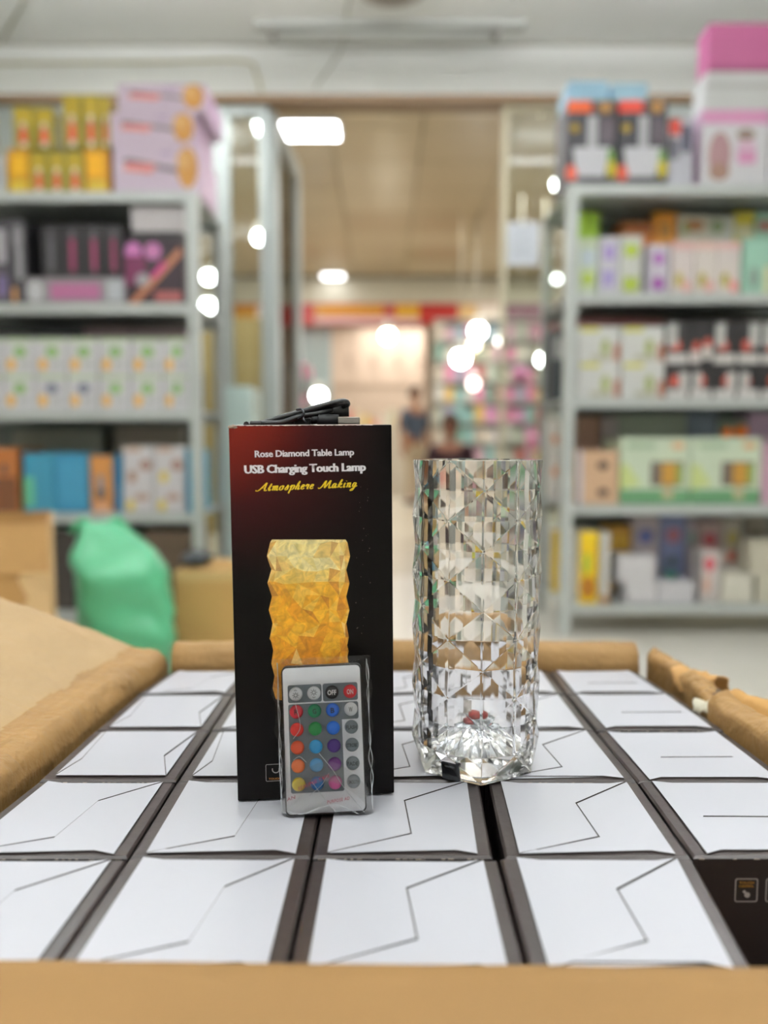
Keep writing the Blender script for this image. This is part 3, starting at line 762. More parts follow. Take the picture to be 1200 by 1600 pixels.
bm = bmesh.new(); prism(bm, rrect(-.0040, .0030, .0088, .0104, .0007), 0.0013, 0.0015, fn=sk); bm_obj('socket_opening', bm, M('8a8f96', 0.25, 0.8), sp_)
bm = bmesh.new(); lathe(bm, [(0.0045, 0.0005), (0.0045, 0.0012), (.003, .0024), (0.001, 0.003)], 16); 
for v in bm.verts: v.co.z -= 0.0
bm.free()
bm = bmesh.new(); addbox(bm, -.0075, .0075, -.0075, .0075, zi0+.024, zi0+.0252, 0, .0003); addbox(bm, -.003, .003, -.003, .003, zi0+.0252, zi0+.028, 1, .0003)
bm.free()
bm = bmesh.new(); lathe(bm, [(0.006, -0.00008), (0.006, -0.00002)], 16)
bm.free()
# red part glimpsed inside the base
bm = bmesh.new(); lathe(bm, [(0.0060, zi0+.0145), (0.0060, zi0+.0165), (0.002, zi0+.018)], 12); o = bm_obj('light_source', bm, M('b5423c', 0.4), lamp)

# ---------------------------------------------------------------- remote in its bag
TLp = Vector((0, 0, 0))
fb = G(510, 1272, 0.0016)                     # foot centre
RW, RH, RT = 0.0478, 0.0868, 0.0062
rem = thing('remote_control', 'white card remote with coloured round buttons leaning against the printed box', 'remote control', fb)
# lean back until the top rests on the box
rem.rotation_euler = (math.radians(-9.5), math.radians(-2.0), math.radians(3))
bpy.context.view_layer.update()
def rl(u, v): return (-RW/2 + u*RW, RH*(1-v))
bm = bmesh.new(); prism(bm, rrect(-RW/2, RW/2, 0, RH, .0032), 0, RT, fn=lambda a, b, c: Vector((a, c, b))); bm_obj('case', bm, M('1b1c1e', 0.4), rem)
bm = bmesh.new(); prism(bm, rrect(-RW/2+.0008, RW/2-.0008, .0010, RH-.0008, .0026), -0.0005, 0, fn=lambda a, b, c: Vector((a, c, b))); o = bm_obj('face_plate', bm, M('f0f2f6', 0.45, var=.02), rem); o['label'] = 'pale grey face plate'
bm = bmesh.new()
def rr2(u0, u1, v0, v1): x0, z1 = rl(u0, v0); x1, z0 = rl(u1, v1); return rrect(x0, x1, z0, z1, .0012)
for q in ((.075, .495, .125, .245), (.51, .945, .125, .245), (.075, .735, .255, .850), (.70, .945, .255, .372)):
    prism(bm, rr2(*q), -0.0007 - 0.0001*q[0], -0.0005, fn=lambda a, b, c: Vector((a, c, b)))
bm_obj('grey_panel', bm, M('6b747c', 0.5, var=.03), rem)
BC = [['e9ebee', 'e9ebee', '1b1d20', 'd6202c'], ['d6263a', '128457', '1767d8', 'e9ebee'], ['de2f27', '1f9a48', '1a74e2', '7f8a90'],
      ['e8562a', '2aa3de', '512a8c', '7f8a90'], ['ec7a42', '6ab4e6', '7e3596', '7f8a90'], ['f0d80f', '2a72b8', 'd35c9c', '7f8a90']]
TX = [['', '', 'OFF', 'ON'], ['R', 'G', 'B', 'W'], ['', '', '', 'FLASH'], ['', '', '', 'STROBE'], ['', '', '', 'FADE'], ['', '', '', 'SMOOTH']]
US = [.174, .400, .624, .850]; VS = [.185, .305, .425, .545, .668, .790]
for i in range(6):
    for j in range(4):
        x, z = rl(US[j], VS[i]); r = .0040
        bm = bmesh.new(); rings = []
        for rr, yy in ((r, -.0006), (r, -.0013), (r*.9, -.0018), (r*.6, -.0022), (r*.2, -.0023)):
            rings.append([bm.verts.new((x+rr*math.cos(k*math.pi/12), yy, z+rr*math.sin(k*math.pi/12))) for k in range(24)])
        for A_, B_ in zip(rings, rings[1:]):
            for k in range(24): bm.faces.new((A_[k], A_[(k+1) % 24], B_[(k+1) % 24], B_[k])).smooth = True
        bm.faces.new(rings[-1])
        b = bm_obj('button', bm, M(BC[i][j], .4, var=.02), rem)
        b['label'] = {'e9ebee': 'white', '1b1d20': 'black', '7f8a90': 'grey', 'f0d80f': 'yellow'}.get(BC[i][j], 'coloured') + ' round button'
        t = TX[i][j]
        if t:
            wt = {1: .0022, 2: .0038, 3: .0052}.get(len(t), .0062); ht = .0030 if len(t) < 4 else .0022
            lettering(t, x-wt/2, x+wt/2, z-ht/2, z+ht/2, M('f2f2f2' if t in ('OFF', 'ON') else '22262c', .5), b, y=-.00245, bold=.012)
        elif i == 0:
            bm = bmesh.new(); zc = z - (.0006 if j == 0 else -.0006)
            def seg(p, q, w=.00016):
                d = (Vector(q)-Vector(p)); d.normalize(); n = Vector((-d.y, d.x))*w
                bm.faces.new([bm.verts.new((a.x, -.00245, a.y)) for a in (Vector(p)+n, Vector(q)+n, Vector(q)-n, Vector(p)-n)])
            for k in range(12):
                a, c = k*math.pi/6, (k+1)*math.pi/6
                seg((x+.0010*math.cos(a), zc+.0010*math.sin(a)), (x+.0010*math.cos(c), zc+.0010*math.sin(c)))
            for k in range(8):
                a = k*math.pi/4; seg((x+.0014*math.cos(a), zc+.0014*math.sin(a)), (x+.0020*math.cos(a), zc+.0020*math.sin(a)))
            s = 1 if j == 0 else -1
            seg((x-.0009, zc+s*.0026), (x, zc+s*.0031)); seg((x, zc+s*.0031), (x+.0009, zc+s*.0026))
            bm_obj('printed_icon', bm, M('22262c', .5), b)
# the clear pouch around it
def film_mat(base=0.06, rough=0.06, white=0.0):
    m = bpy.data.materials.new('clear_plastic_film'); m.use_nodes = True; nt = m.node_tree
    nt.nodes.remove(nt.nodes['Principled BSDF']); out = nt.nodes['Material Output']
    tr = nt.nodes.new('ShaderNodeBsdfTransparent'); tr.inputs[0].default_value = (0.99, 0.99, 0.99, 1)
    gl = nt.nodes.new('ShaderNodeBsdfGlossy'); gl.inputs['Roughness'].default_value = rough
    df = nt.nodes.new('ShaderNodeBsdfDiffuse'); df.inputs[0].default_value = (0.8, 0.8, 0.82, 1)
    tc = nt.nodes.new('ShaderNodeTexCoord'); nz = nt.nodes.new('ShaderNodeTexNoise'); nz.inputs['Scale'].default_value = 130; nz.inputs['Detail'].default_value = 3
    nz.inputs['Distortion'].default_value = 2.0
    nt.links.new(tc.outputs['Object'], nz.inputs[0]); bp_ = nt.nodes.new('ShaderNodeBump'); bp_.inputs['Strength'].default_value = .45; bp_.inputs['Distance'].default_value = .002
    nt.links.new(nz.outputs[0], bp_.inputs['Height']); nt.links.new(bp_.outputs[0], gl.inputs['Normal'])
    fr = nt.nodes.new('ShaderNodeFresnel'); fr.inputs[0].default_value = 1.4; nt.links.new(bp_.outputs[0], fr.inputs['Normal'])
    m1 = nt.nodes.new('ShaderNodeMixShader'); nt.links.new(fr.outputs[0], m1.inputs[0]); nt.links.new(tr.outputs[0], m1.inputs[1]); nt.links.new(gl.outputs[0], m1.inputs[2])
    m2 = nt.nodes.new('ShaderNodeMixShader'); m2.inputs[0].default_value = white; nt.links.new(m1.outputs[0], m2.inputs[1]); nt.links.new(df.outputs[0], m2.inputs[2])
    nt.links.new(m2.outputs[0], out.inputs[0])
    return m
M_FILM = film_mat(white=0.0); M_TAPE = film_mat(white=0.09)
bag = thing('clear_plastic_pouch', 'crinkled clear plastic pouch with tape wrapped around the remote control', 'pouch', fb)
bag.rotation_euler = rem.rotation_euler
def bagpt(s, t, front):
    xl = -0.0295 + (0.0035*(1-t)); xr = 0.0295 - 0.001*(1-t)
    x = xl + (xr-xl)*s; z = -0.0010 + t*0.0925
    edge = min(s, 1-s)*2; edge = min(1, edge*5); et = min(1, (1-t)*10, t*14+0.1)
    n1 = noise.noise(Vector((x*60, z*60, front*3))); n2 = noise.noise(Vector((x*180, z*180, front*5+1)))
    x += 0.0012*noise.noise(Vector((front, z*90, s*3)))*(1-edge) * 2 + 0.0006*n2
    amp = 0.0016 if abs(s-.5) > .36 else 0.0004
    if front: y = -0.0032*edge*et - 0.0004 + amp*n1*edge + 0.0003*n2
    else: y = RT*0.5 + 0.0012*edge*et + amp*n1*.5
    y = min(y, -0.0027) if front and abs(x) < RW/2 and 0.002 < z < RH-.001 else y
    if not front: y = max(y, RT+0.0003) if abs(x) < RW/2 and 0 < z < RH else y
    y_edge = RT*0.35
    y = y*edge + y_edge*(1-edge)
    return Vector((x, y, max(z, -0.0012)))
for fr in (1, 0):
    nx, ny = 60, 90
    V = [bagpt(i/nx, j/ny, fr) for i in range(nx+1) for j in range(ny+1)]
    Fs = [(i*(ny+1)+j, (i+1)*(ny+1)+j, (i+1)*(ny+1)+j+1, i*(ny+1)+j+1) for i in range(nx) for j in range(ny)]
    o = mesh_obj('front_sheet' if fr else 'back_sheet', V, Fs, M_FILM, bag, smooth=True)
# folded creases of film: thin glossy ridges
bm = bmesh.new()
def bl(u, v, y=-.0034): x, z = rl(u, v); return (x, y, z)
for L in ([(.44, .585), (.60, .70), (.73, .82), (.98, 1.0)], [(.12, .62), (.20, .60), (.28, .64)], [(.02, .95), (.2, .98), (.42, .94)], [(.25, .98), (.6, .93), (.9, 1.0)],
          [(.30, .86), (.45, .80), (.55, .72)], [(.17, .25), (.22, .40), (.13, .48)], [(.34, .77), (.5, .9), (.62, .98)]):
    tube(bm, [bl(*p) for p in L], 0.00016, 5)
for s, xx in ((1, .0275), (-1, -.0262)):
    for k in range(3):
        tube(bm, [(s*abs(xx)+noise.noise(Vector((k, z*80, s)))*.0022, RT*.3+noise.noise(Vector((z*70, k, s)))*.002, z) for z in [q*.0098+.001 for q in range(10)]], 0.00018, 5)
bm_obj('film_crease', bm, M('e6eaee', 0.08, var=.02, coat=1.0), bag)
# tape strip with red letters
def tapept(s, t, w=.0115):
    u = -0.03 + s*1.06; v = 0.865 - 0.215*math.sin(s*math.pi*0.95) + 0.02*s
    x, z = rl(u, v); return Vector((x, -.0037 - .0006*math.sin(s*9+t*2) , z - (t-.15)*w))
n = 30; V = [tapept(i/n, j/8) for i in range(n+1) for j in range(9)]
Fs = [(i*9+j, i*9+j+1, (i+1)*9+j+1, (i+1)*9+j) for i in range(n) for j in range(8)]
mesh_obj('sealing_tape', V, Fs, M_TAPE, bag, smooth=True)
M_RED = M('a8304e', 0.5)
lettering('AN', 0, 1, 0, 1, M_RED, bag, to=lambda a, b: Vector((-.0225 + a*.0048 + b*.0, -.0045, .0098 + a*.0014 + b*.0019)), bold=0)
lettering('SEALING TAPE', 0, 1, 0, 1, M_RED, bag, to=lambda a, b: Vector((-.0158 + a*.0185, -.0045, .0158 + a*.0065 + b*.0019)), bold=0, spacing=1.15)
lettering('PURPOSE AD', 0, 1, 0, 1, M_RED, bag, to=lambda a, b: Vector((.0010 + a*.0130, -.0045, .0072 + a*.0016 + b*.0018)), bold=0, spacing=1.15)
# ---------------------------------------------------------------- shelving units
M_SHELF = M('c3c8c6', 0.4, 0.25, 0.03); M_BACK = M('6d7470', 0.6, 0.1, 0.05)
YF = 3.0
def shelving(name, label, xa, xb, lv, ztop, depth=0.46, back=M_BACK):
    t = thing(name, label, 'shelving', (xa, YF, FLOOR))
    w_ = xb-xa
    for i in range(len(lv)):
        z = lv[i]-FLOOR
        bm = bmesh.new(); addbox(bm, 0.0, w_, 0.0, depth, z-0.006, z, 0); addbox(bm, 0.0, w_, -0.002, 0.004, z-0.038, z-0.006, 0); addbox(bm, 0, w_, depth-.004, depth, z-0.038, z-0.006, 0)
        bm_obj('shelf_board', bm, M_SHELF, t)
    for (x, sx) in ((0, 1), (w_, -1)):
        for (y, sy) in ((-0.004, 1), (depth+0.004, -1)):
            bm = bmesh.new()
            addbox(bm, min(x, x+sx*.038), max(x, x+sx*.038), min(y, y+sy*.003)-0.0, max(y, y+sy*.003), 0, ztop-FLOOR)
            addbox(bm, min(x, x-sx*.003), max(x, x-sx*.003), min(y, y+sy*.038), max(y, y+sy*.038), 0, ztop-FLOOR)
            p = bm_obj('post', bm, M_SHELF, t)
            bm = bmesh.new(); addbox(bm, x+sx*.014, x+sx*.024, y-sy*.0008-.0004, y-sy*.0008+.0004, 0, 0.012)
            bm.free()
    box('back_panel', 0.10, w_-0.11, depth-0.012, depth-0.009, lv[-1]-FLOOR, lv[0]-FLOOR-.006, back, t)
    return t
def lev(py): return at(600, py, YF).z
RL_ = [lev(v) for v in (288, 458, 622, 789, 945)]; LL_ = [lev(v) for v in (299, 474, 641, 802, 955)]
shelving('shelving_unit', 'grey metal shelving unit on the right stacked with blender and kitchenware boxes', at(883, 600, YF).x, 2.45, RL_, lev(288)+.0)
shelving('shelving_unit', 'grey metal shelving unit on the left stacked with hair tool and white boxes', -2.3, at(312, 600, YF).x, LL_, lev(299)+.0)
YP = YF + 0.03
def product(name, label, x0, x1, py0, zb_, col_, prints=(), Y=YP, depth=0.2, group=None, cat='box', side=None, topc=None, rz=0.0, rough=0.45, lean=0):
    """a printed carton: px0, px1, py top -> real box standing at plane Y"""
    ym = (py0 + 700)/2
    a, b = at(x0, py0+30, Y).x, at(x1, py0+30, Y).x; zt = at(x0, py0, Y).z
    if Y >= YF and Y < 3.5:
        for lv in (RL_ if x0 > 600 else LL_):
            if lv > zb_+.03: zt = min(zt, lv-.045)
    w_, h_ = b-a-0.002, zt-zb_
    t = thing(name, label, cat, (a+.001, Y, zb_+0.0004), rz, group)
    bm = bmesh.new(); addbox(bm, 0, w_, 0, depth, 0, h_, 0, 0.002)
    mats = [M(col_, rough, var=.03)]
    if side or topc:
        mats.append(M(side or col_, rough, var=.03)); mats.append(M(topc or side or col_, rough, var=.03))
        for f in bm.faces:
            n = f.normal
            if abs(n.x) > .9: f.material_index = 1
            if n.z > .9: f.material_index = 2
    bm.normal_update()
    for f in bm.faces:
        if side or topc:
            if abs(f.normal.x) > .9: f.material_index = 1
            if f.normal.z > .9: f.material_index = 2
    bm_obj('carton_body', bm, mats, t)
    if prints:
        for i, pr in enumerate(prints):
            bm = bmesh.new(); c = pr[-1]
            y = -0.0006 - 0.0003*i
            if pr[0] == 'r':
                u0, v0, u1, v1 = pr[1:5]; pts = [(u0, v0), (u1, v0), (u1, v1), (u0, v1)]
            elif pr[0] == 'e':
                cx, cy, rx, ry = pr[1:5]; pts = [(cx+rx*math.cos(k*math.pi/8), cy+ry*math.sin(k*math.pi/8)) for k in range(16)]
            else: pts = pr[1]
            bm.faces.new([bm.verts.new((u*w_, y, v*h_)) for u, v in pts])
            bm_obj('printed_patch', bm, M(c, rough, var=.03), t)
    return t
def top_of(t):
    ch = t.children[0]; return t.location.z + max(v.co.z for v in ch.data.vertices)
NTH = ['first', 'second', 'third', 'fourth', 'fifth', 'sixth', 'seventh', 'eighth']
# ---- left unit, top board
def bottle_print(big): return [('r', .1, .55, .9, .95, 'b39a1c'), ('r', .38, .45, .62, .62, 'e8d8c8'), ('p', [(.3, .12), (.7, .12), (.66, .42), (.5, .52), (.34, .42)], 'd8503c'), ('r', .36, .03, .66, .14, 'f0ead8')]
g = []
z = LL_[0]
T1 = product('oil_box', 'golden yellow box at left end of the top row of yellow boxes', 11, 46, 233, z, 'cc9210', [('r', .1, .05, .9, .3, 'd6b93a'), ('r', .15, .45, .85, .85, 'f0b818')], depth=.12)
T2 = product('oil_box', 'golden yellow box beside the pink hair tool boxes on the top board', 132, 170, 233, z, 'cf9010', [('r', .1, .05, .9, .3, 'd6b93a'), ('r', .12, .4, .8, .9, 'f2b410')], depth=.12)
for i, (a, b) in enumerate(((47, 74), (75, 102), (103, 131))):
    product('oil_box', 'small olive yellow box with red bottle picture, %s of three in the low row' % NTH[i], a, b, 237, z, '9a8e34', bottle_print(0), group='small yellow boxes on the left shelf top', depth=.12)
zt = at(30, 233, YP).z; zt2 = zt + 0.002
for i, (a, b, y) in enumerate(((20, 52, 166), (53, 84, 168), (97, 127, 147), (128, 155, 147), (156, 171, 150))):
    product('oil_box', 'olive yellow box with red bottle picture, %s from the left in the upper row' % NTH[i], a, b, y, zt2, '958628', bottle_print(1), group='yellow boxes in the upper row', depth=.12)
product('shelf_box', 'grey white box cut by the left frame edge on the top board', -30, 8, 245, z, 'c9ccd0', depth=.12)
hp_ = [('p', [(.10, .68), (.16, .76), (.95, .48), (.95, .36)], '5f5660'), ('p', [(.12, .50), (.45, .42), (.5, .62), (.15, .66)], 'dc8a86'), ('e', .86, .55, .12, .44, 'c08a3c'), ('e', .82, .72, .08, .2, 'd6a768'), ('r', .55, .82, .68, .9, 'b9a4c4')]
za = z; n = 0
for i, (a, b, y, lab) in enumerate(((176, 312, 229, 'bottom'), (172, 306, 176, 'middle'), (184, 322, 131, 'top'))):
    t = product('hair_tool_box', 'lilac pink hair straightener box with golden hair picture, %s of the stack' % lab, a, b, y, za, 'd4c2d4', hp_, group='pink hair tool boxes', depth=.3, side='c9a9c6')
    za = top_of(t)
# ---- left unit, second level: dark hair tool boxes
z = LL_[1]
flat = product('hair_tool_box', 'long low grey and pink box lying under the black trimmer boxes', 40, 196, 434, z, '8e878c', [('r', .25, .2, .75, .8, 'b06a92'), ('e', .1, .5, .08, .4, 'c9c9cc'), ('r', .82, .15, .98, .9, 'b8bcc2')], depth=.2)
zt = top_of(flat)
for i, (a, b) in enumerate(((64, 96), (97, 130), (131, 163), (164, 191))):
    product('trimmer_box', 'black box with slim magenta print, %s from the left above the low grey box' % NTH[i], a, b, 350, zt, '1d191c', [('r', .35, .12, .62, .72, '8a3058' if i else '5c5a60'), ('r', .38, .74, .6, .9, '5a555c')], group='black trimmer boxes', depth=.16)
product('hair_dryer_box', 'dark box with pale grey hair dryer picture on the second board', 17, 62, 342, z, '3a383c', [('e', .55, .78, .35, .16, '8d8a90'), ('r', .4, .3, .7, .65, '9a989e'), ('r', .1, .03, .35, .2, 'd89a5a'), ('r', .2, .05, .9, .22, 'b5b0ae')], depth=.18) if False else None
product('hair_dryer_box', 'dark box with pale grey hair dryer picture on the second board', 14, 39, 342, z, '3a383c', [('e', .55, .78, .35, .16, '8d8a90'), ('r', .4, .3, .8, .65, '9a989e'), ('r', .1, .03, .35, .2, 'd89a5a')], depth=.18)
product('hair_dryer_box', 'dark grey box at the left frame edge of the second board', -25, 13, 345, z, '4a464e', [('r', .5, .5, .9, .9, 'aaa6ac'), ('r', .5, .1, .9, .35, '6d5f86')], depth=.18)
t = product('curling_iron_box', 'black and magenta box with an orange curling iron picture', 194, 288, 374, z, '2a1622', [('e', .15, .8, .14, .16, 'c878b8'), ('e', .48, .82, .14, .13, 'c47ab0'), ('r', .0, .3, .35, .75, '6a1f4a'), ('p', [(.05, .02), (.2, .02), (.98, .78), (.92, .88)], 'b87858'), ('p', [(.42, .42), (.5, .4), (.72, .62), (.64, .66)], 'c83c8c'), ('r', .5, .05, .95, .2, 'a35a58'), ('e', .3, .38, .12, .1, '9a9aa0')], depth=.22)
t2 = product('shelf_box', 'flat black box between curling iron box and white box', 203, 287, 362, top_of(t), '2c292c', depth=.2)
product('shelf_box', 'plain white carton on top of the curling iron box', 205, 287, 312, top_of(t2), 'c9c3c6', depth=.2)
for i, (a, b) in enumerate(((-20, 60), (62, 130), (132, 202))):
    product('storage_box', 'black box in the dark back row of the second board, %s from the left' % NTH[i], a, b, 320, z, '262427', Y=YP+.24, depth=.15, group='dark boxes at the back of the second board')
# ---- left unit, third level: two rows of small white boxes
z = LL_[2]
edges = [-44, 6, 56, 106, 155, 205, 255, 297]
tops = []
for rrow in range(2):
    for i in range(7):
        zz = z if rrow == 0 else tops[i]
        c = '6a6e86' if (rrow == 0 and i in (2, 3)) else '86b060'
        where = ('lower', 'upper')[rrow]
        t = product('juicer_box', 'white box with %s print, yellow dot, %s from left, %s row' % ('grey blue' if c == '6a6e86' else 'green', NTH[i], where),
                    edges[i], edges[i+1]-1, 586 if rrow == 0 else 528, zz, 'dad8dc', [('e', .52, .62, .22, .14, c), ('e', .22, .28, .14, .17, 'e8b03a'), ('r', .45, .2, .85, .35, 'c3c4c4'), ('r', .05, .9, .95, .98, 'b9d0a0')], group='white juicer boxes in two rows', depth=.2)
        if rrow == 0: tops.append(top_of(t))
for i, (a, b, c) in enumerate(((-20, 60, '4c4d4f'), (62, 128, '55565a'), (130, 205, 'a58f92'), (207, 290, '9d8a8c'))):
    product('storage_box', ('dark grey', 'mid grey', 'dusty pink', 'pale brown pink')[i] + ' box at the back of the third board above the white boxes', a, b, 496, z, c, Y=YP+.25, depth=.15)
# ---- left unit, fourth level
z = LL_[3]
product('storage_box', 'orange brown printed carton at the left edge on the fourth board', -30, 28, 700, z, 'a8642c', [('r', .0, .0, .95, .55, '6b3d1c'), ('r', .55, .6, .7, .75, '3a3a40')], depth=.24)
t = product('storage_box', 'teal blue box with green film beside the orange carton', 36, 84, 708, z, '3a8aa8', [('r', .0, .1, .35, .6, '5fae8a')], depth=.25)
product('storage_box', 'teal blue box left of the orange bottle box', 85, 139, 708, z, '3687ac', [('r', .1, .15, .9, .85, '4090b4')], depth=.25)
product('bottle_box', 'slim orange box with dark bottle picture on the fourth board', 141, 175, 712, z, 'c98a4a', [('e', .45, .35, .2, .12, '2d3f52'), ('r', .35, .4, .58, .65, '7d92a2'), ('r', .1, .02, .9, .15, 'dca888')], depth=.2)
product('storage_box', 'narrow teal box right of the orange bottle box', 177, 190, 710, z, '2a6f96', depth=.22)
for i, (a, b) in enumerate(((192, 240), (241, 289))):
    t = product('juicer_box', 'white box with brown and yellow pictures, lower %s of the square of four' % ('left', 'right')[i], a, b, 757, z, 'd6d1d4', [('e', .62, .55, .25, .14, 'b5958a'), ('e', .25, .25, .14, .2, 'd8c04a')], group='white boxes in a square of four', depth=.2)
    product('juicer_box', 'white box with brown and yellow pictures, upper %s of the square of four' % ('left', 'right')[i], a, b, 697, top_of(t), 'd8d4d8', [('e', .75, .5, .22, .14, 'a88478'), ('e', .3, .2, .14, .16, 'd8c04a' if i else 'a8826e'), ('r', .1, .85, .6, .98, 'c8a898')], group='white boxes in a square of four', depth=.2)
product('storage_box', 'teal box beside the right post of the fourth board', 291, 309, 702, z, '2f8fb4', depth=.22)
product('storage_box', 'light cyan box at the back by the right post', 296, 318, 706, z, '4fb0c8', Y=YP+.27, depth=.12)
product('storage_box', 'grey green carton at the back of the fourth board', 20, 160, 672, z, '8a8c7e', Y=YP+.28, depth=.1)
product('storage_box', 'beige grey carton at the back right of the fourth board', 180, 285, 668, z, '948a7c', Y=YP+.28, depth=.1)
product('storage_box', 'dark brown carton on the bottom board behind the green bag', 225, 300, 830, LL_[4], '5b4a3a', Y=YP, depth=.3)
product('storage_box', 'charcoal carton on the bottom board at left', 60, 180, 830, LL_[4], '38312c', Y=YP, depth=.3)
product('storage_box', 'pale carton at the foot of the right post', 262, 312, 868, LL_[4], 'c9b8a2', Y=YP+.22, depth=.14) if False else None
# two black bottles standing beside the white boxes behind the post
def bottle(label, px, py0, zb_, Y, r, m, cap, group=None):
    p = at(px, py0, Y); h_ = p.z - zb_
    t = thing('bottle', label, 'bottle', (p.x, Y, zb_+.0004), 0, group)
    bm = bmesh.new(); lathe(bm, [(r*.9, 0), (r, .01), (r, h_*.66), (r*.8, h_*.76), (r*.42, h_*.84), (r*.4, h_*.88)], 16); bm_obj('bottle_body', bm, m, t)
    bm = bmesh.new(); lathe(bm, [(r*.5, h_*.88), (r*.5, h_), (r*.42, h_)], 16); bm_obj('cap', bm, cap, t)
bottle('black bottle behind the right post of the left shelving', 309, 560, LL_[2], YP+.30, .026, M('1b1d20', .4), M('2a2c30', .4))
# ---- right unit, top board
z = RL_[0]
bl_ = lambda r_: [('r', .0, .86, .5, 1., r_), ('e', .78, .92, .14, .07, 'b08040'), ('r', .42, .45, .62, .82, 'c4c4ca'), ('p', [(.2, .12), (.78, .12), (.9, .46), (.12, .46)], 'dcdce4'), ('r', .68, .52, .98, .78, '5b505a'), ('e', .16, .68, .1, .05, 'a88a22'), ('e', .1, .16, .12, .1, 'd85a40'), ('e', .92, .22, .1, .12, 'c8b820'), ('r', .84, .3, .98, .42, '5f8a2c'), ('r', .0, .0, 1., .07, '4a454d')]
b1 = product('blender_box', 'dark blender box with orange label, left of the pair on top', 886, 963, 157, z, '2e2c34', bl_('e0602c'), group='dark blender boxes on the right top board', depth=.2)
b2 = product('blender_box', 'dark blender box with red label, right of the pair on top', 966, 1043, 157, z, '2e2c34', bl_('dc4a38'), group='dark blender boxes on the right top board', depth=.2)
product('shelf_box', 'pale blue box lying on the left dark blender box', 888, 950, 127, top_of(b1), '9cc4dc', depth=.18)
product('shelf_box', 'pale blue box lying on the right dark blender box', 956, 1012, 130, top_of(b2), 'a4cade', depth=.18)
product('blender_box', 'small white and dark box with red spot between blender and pink boxes', 1046, 1084, 184, z, 'c9c9d4', [('r', .0, .75, .45, .98, 'c8402c'), ('r', .5, .5, .9, .9, '3a3850'), ('r', 0, .4, .4, .7, '5d5a66')], depth=.2)
jb = product('juicer_box', 'white juicer box with pink band and pictures of a pink machine', 1096, 1202, 172, z, 'dedde2', [('r', .0, .82, 1, 1, 'dc9cc4'), ('e', .28, .42, .17, .3, 'a88488'), ('e', .28, .2, .16, .12, '9a7a6c'), ('e', .66, .68, .14, .08, '8d7a70'), ('r', .55, .3, .82, .48, 'd898c0'), ('r', .55, .5, .8, .6, 'e4c0d8')], depth=.32, side='c9a8c4')
w2 = product('shelf_box', 'white carton between the pink banded box and the magenta box', 1103, 1215, 112, top_of(jb), 'd2d3d3', [('r', 0, .55, 1, .68, 'bdbcbc')], depth=.13)
product('shelf_box', 'bright pink box at the very top right of the shelving', 1108, 1220, 36, top_of(w2), 'b8608f', [('r', 0, 0, 1, .12, '9c4f78')], depth=.11)
product('juicer_box', 'white carton behind the pink banded box on the right top board', 1205, 1290, 172, z, 'dedde2', [('r', .0, .82, 1, 1, 'dc9cc4')], depth=.3)
# second level
z = RL_[1]
FR = 'e8b4b0'
specs = [(904, 934, 372, 'c8d4b8', [('e', .5, .28, .35, .12, 'a8bc48'), ('r', .1, .5, .9, .8, 'c8d4dc')], 'white and green box under the lime box on the right second board'),
         (936, 968, 370, 'd4d2dc', [('r', .2, .15, .75, .42, 'a89ad0'), ('r', .25, .6, .75, .85, 'a690cc')], 'white box with lavender prints on the right second board'),
         (969, 1004, 368, 'd6d8d2', [('e', .5, .75, .35, .12, 'a8bc3c'), ('r', .15, .05, .85, .3, 'a2b440')], 'white box with lime green prints next to the lavender one'),
         (1012, 1046, 382, 'd2ccd8', [('e', .5, .72, .3, .12, 'a868b4'), ('e', .5, .22, .32, .14, '9a54a4')], 'white box with purple prints right of the gap'),
         (1049, 1084, 378, 'e2d6d4', [('e', .35, .28, .18, .14, 'b4a43c'), ('e', .7, .16, .2, .12, FR), ('r', 0, .85, 1, 1, 'e2b8b4')], 'pinkish white box with fruit picture, first of three'),
         (1085, 1120, 378, 'e4dad4', [('e', .35, .28, .18, .14, 'b0a030'), ('e', .7, .16, .2, .12, FR), ('r', 0, .85, 1, 1, 'e6c2ba')], 'pinkish white box with fruit picture, second of three'),
         (1121, 1157, 378, 'e2d8d4', [('e', .35, .28, .18, .14, 'a89a30'), ('e', .75, .16, .2, .12, 'e89a98'), ('r', 0, .85, 1, 1, 'e2bcb8')], 'pinkish white box with fruit picture, third of three'),
         (1161, 1205, 372, '9cc8b4', [('e', .4, .3, .15, .2, '7d8a80'), ('r', .75, 0, 1, .5, 'd6d8ae')], 'mint green box at the right frame edge')]
for a, b, y, c, pr, lab in specs:
    product('kitchenware_box', lab, a, b, y, z, c, pr, depth=.14)
t = None
product('kitchenware_box', 'lime green capped box rising behind the white and green box', 905, 937, 330, z, 'a8d040', [('r', 0, .0, 1, .4, 'c4ccb0')], Y=YP+.16, depth=.14)
for a, b, y, c, pr, lab in ((970, 1019, 346, 'c0701c', [('r', 0, .85, 1, 1, '8d4e14')], 'brown orange box behind the lavender and lime boxes'),
                            (1021, 1057, 332, 'd8912c', [('e', .5, .8, .25, .1, 'a8782c')], 'orange box rising behind the purple printed box'),
                            (1060, 1108, 336, 'd8d4c4', [('e', .5, .88, .35, .07, 'a87a4c'), ('e', .2, .85, .1, .06, '7f9c48')], 'white box with salad picture in the back row'),
                            (1110, 1146, 338, 'd6d6cc', [('e', .3, .88, .3, .08, '8a9a70')], 'white box with green picture in the back row'),
                            (1148, 1178, 330, 'd0c040', [('r', 0, .7, 1, .85, 'd8d4b0')], 'yellow box in the back row of the second board'),
                            (1180, 1215, 332, '94beaa', [('r', .1, .8, .8, .9, 'a06a60')], 'grey mint box at the back right of the second board')):
    product('kitchenware_box', lab, a, b, y, z, c, pr, Y=YP+.16, depth=.14)
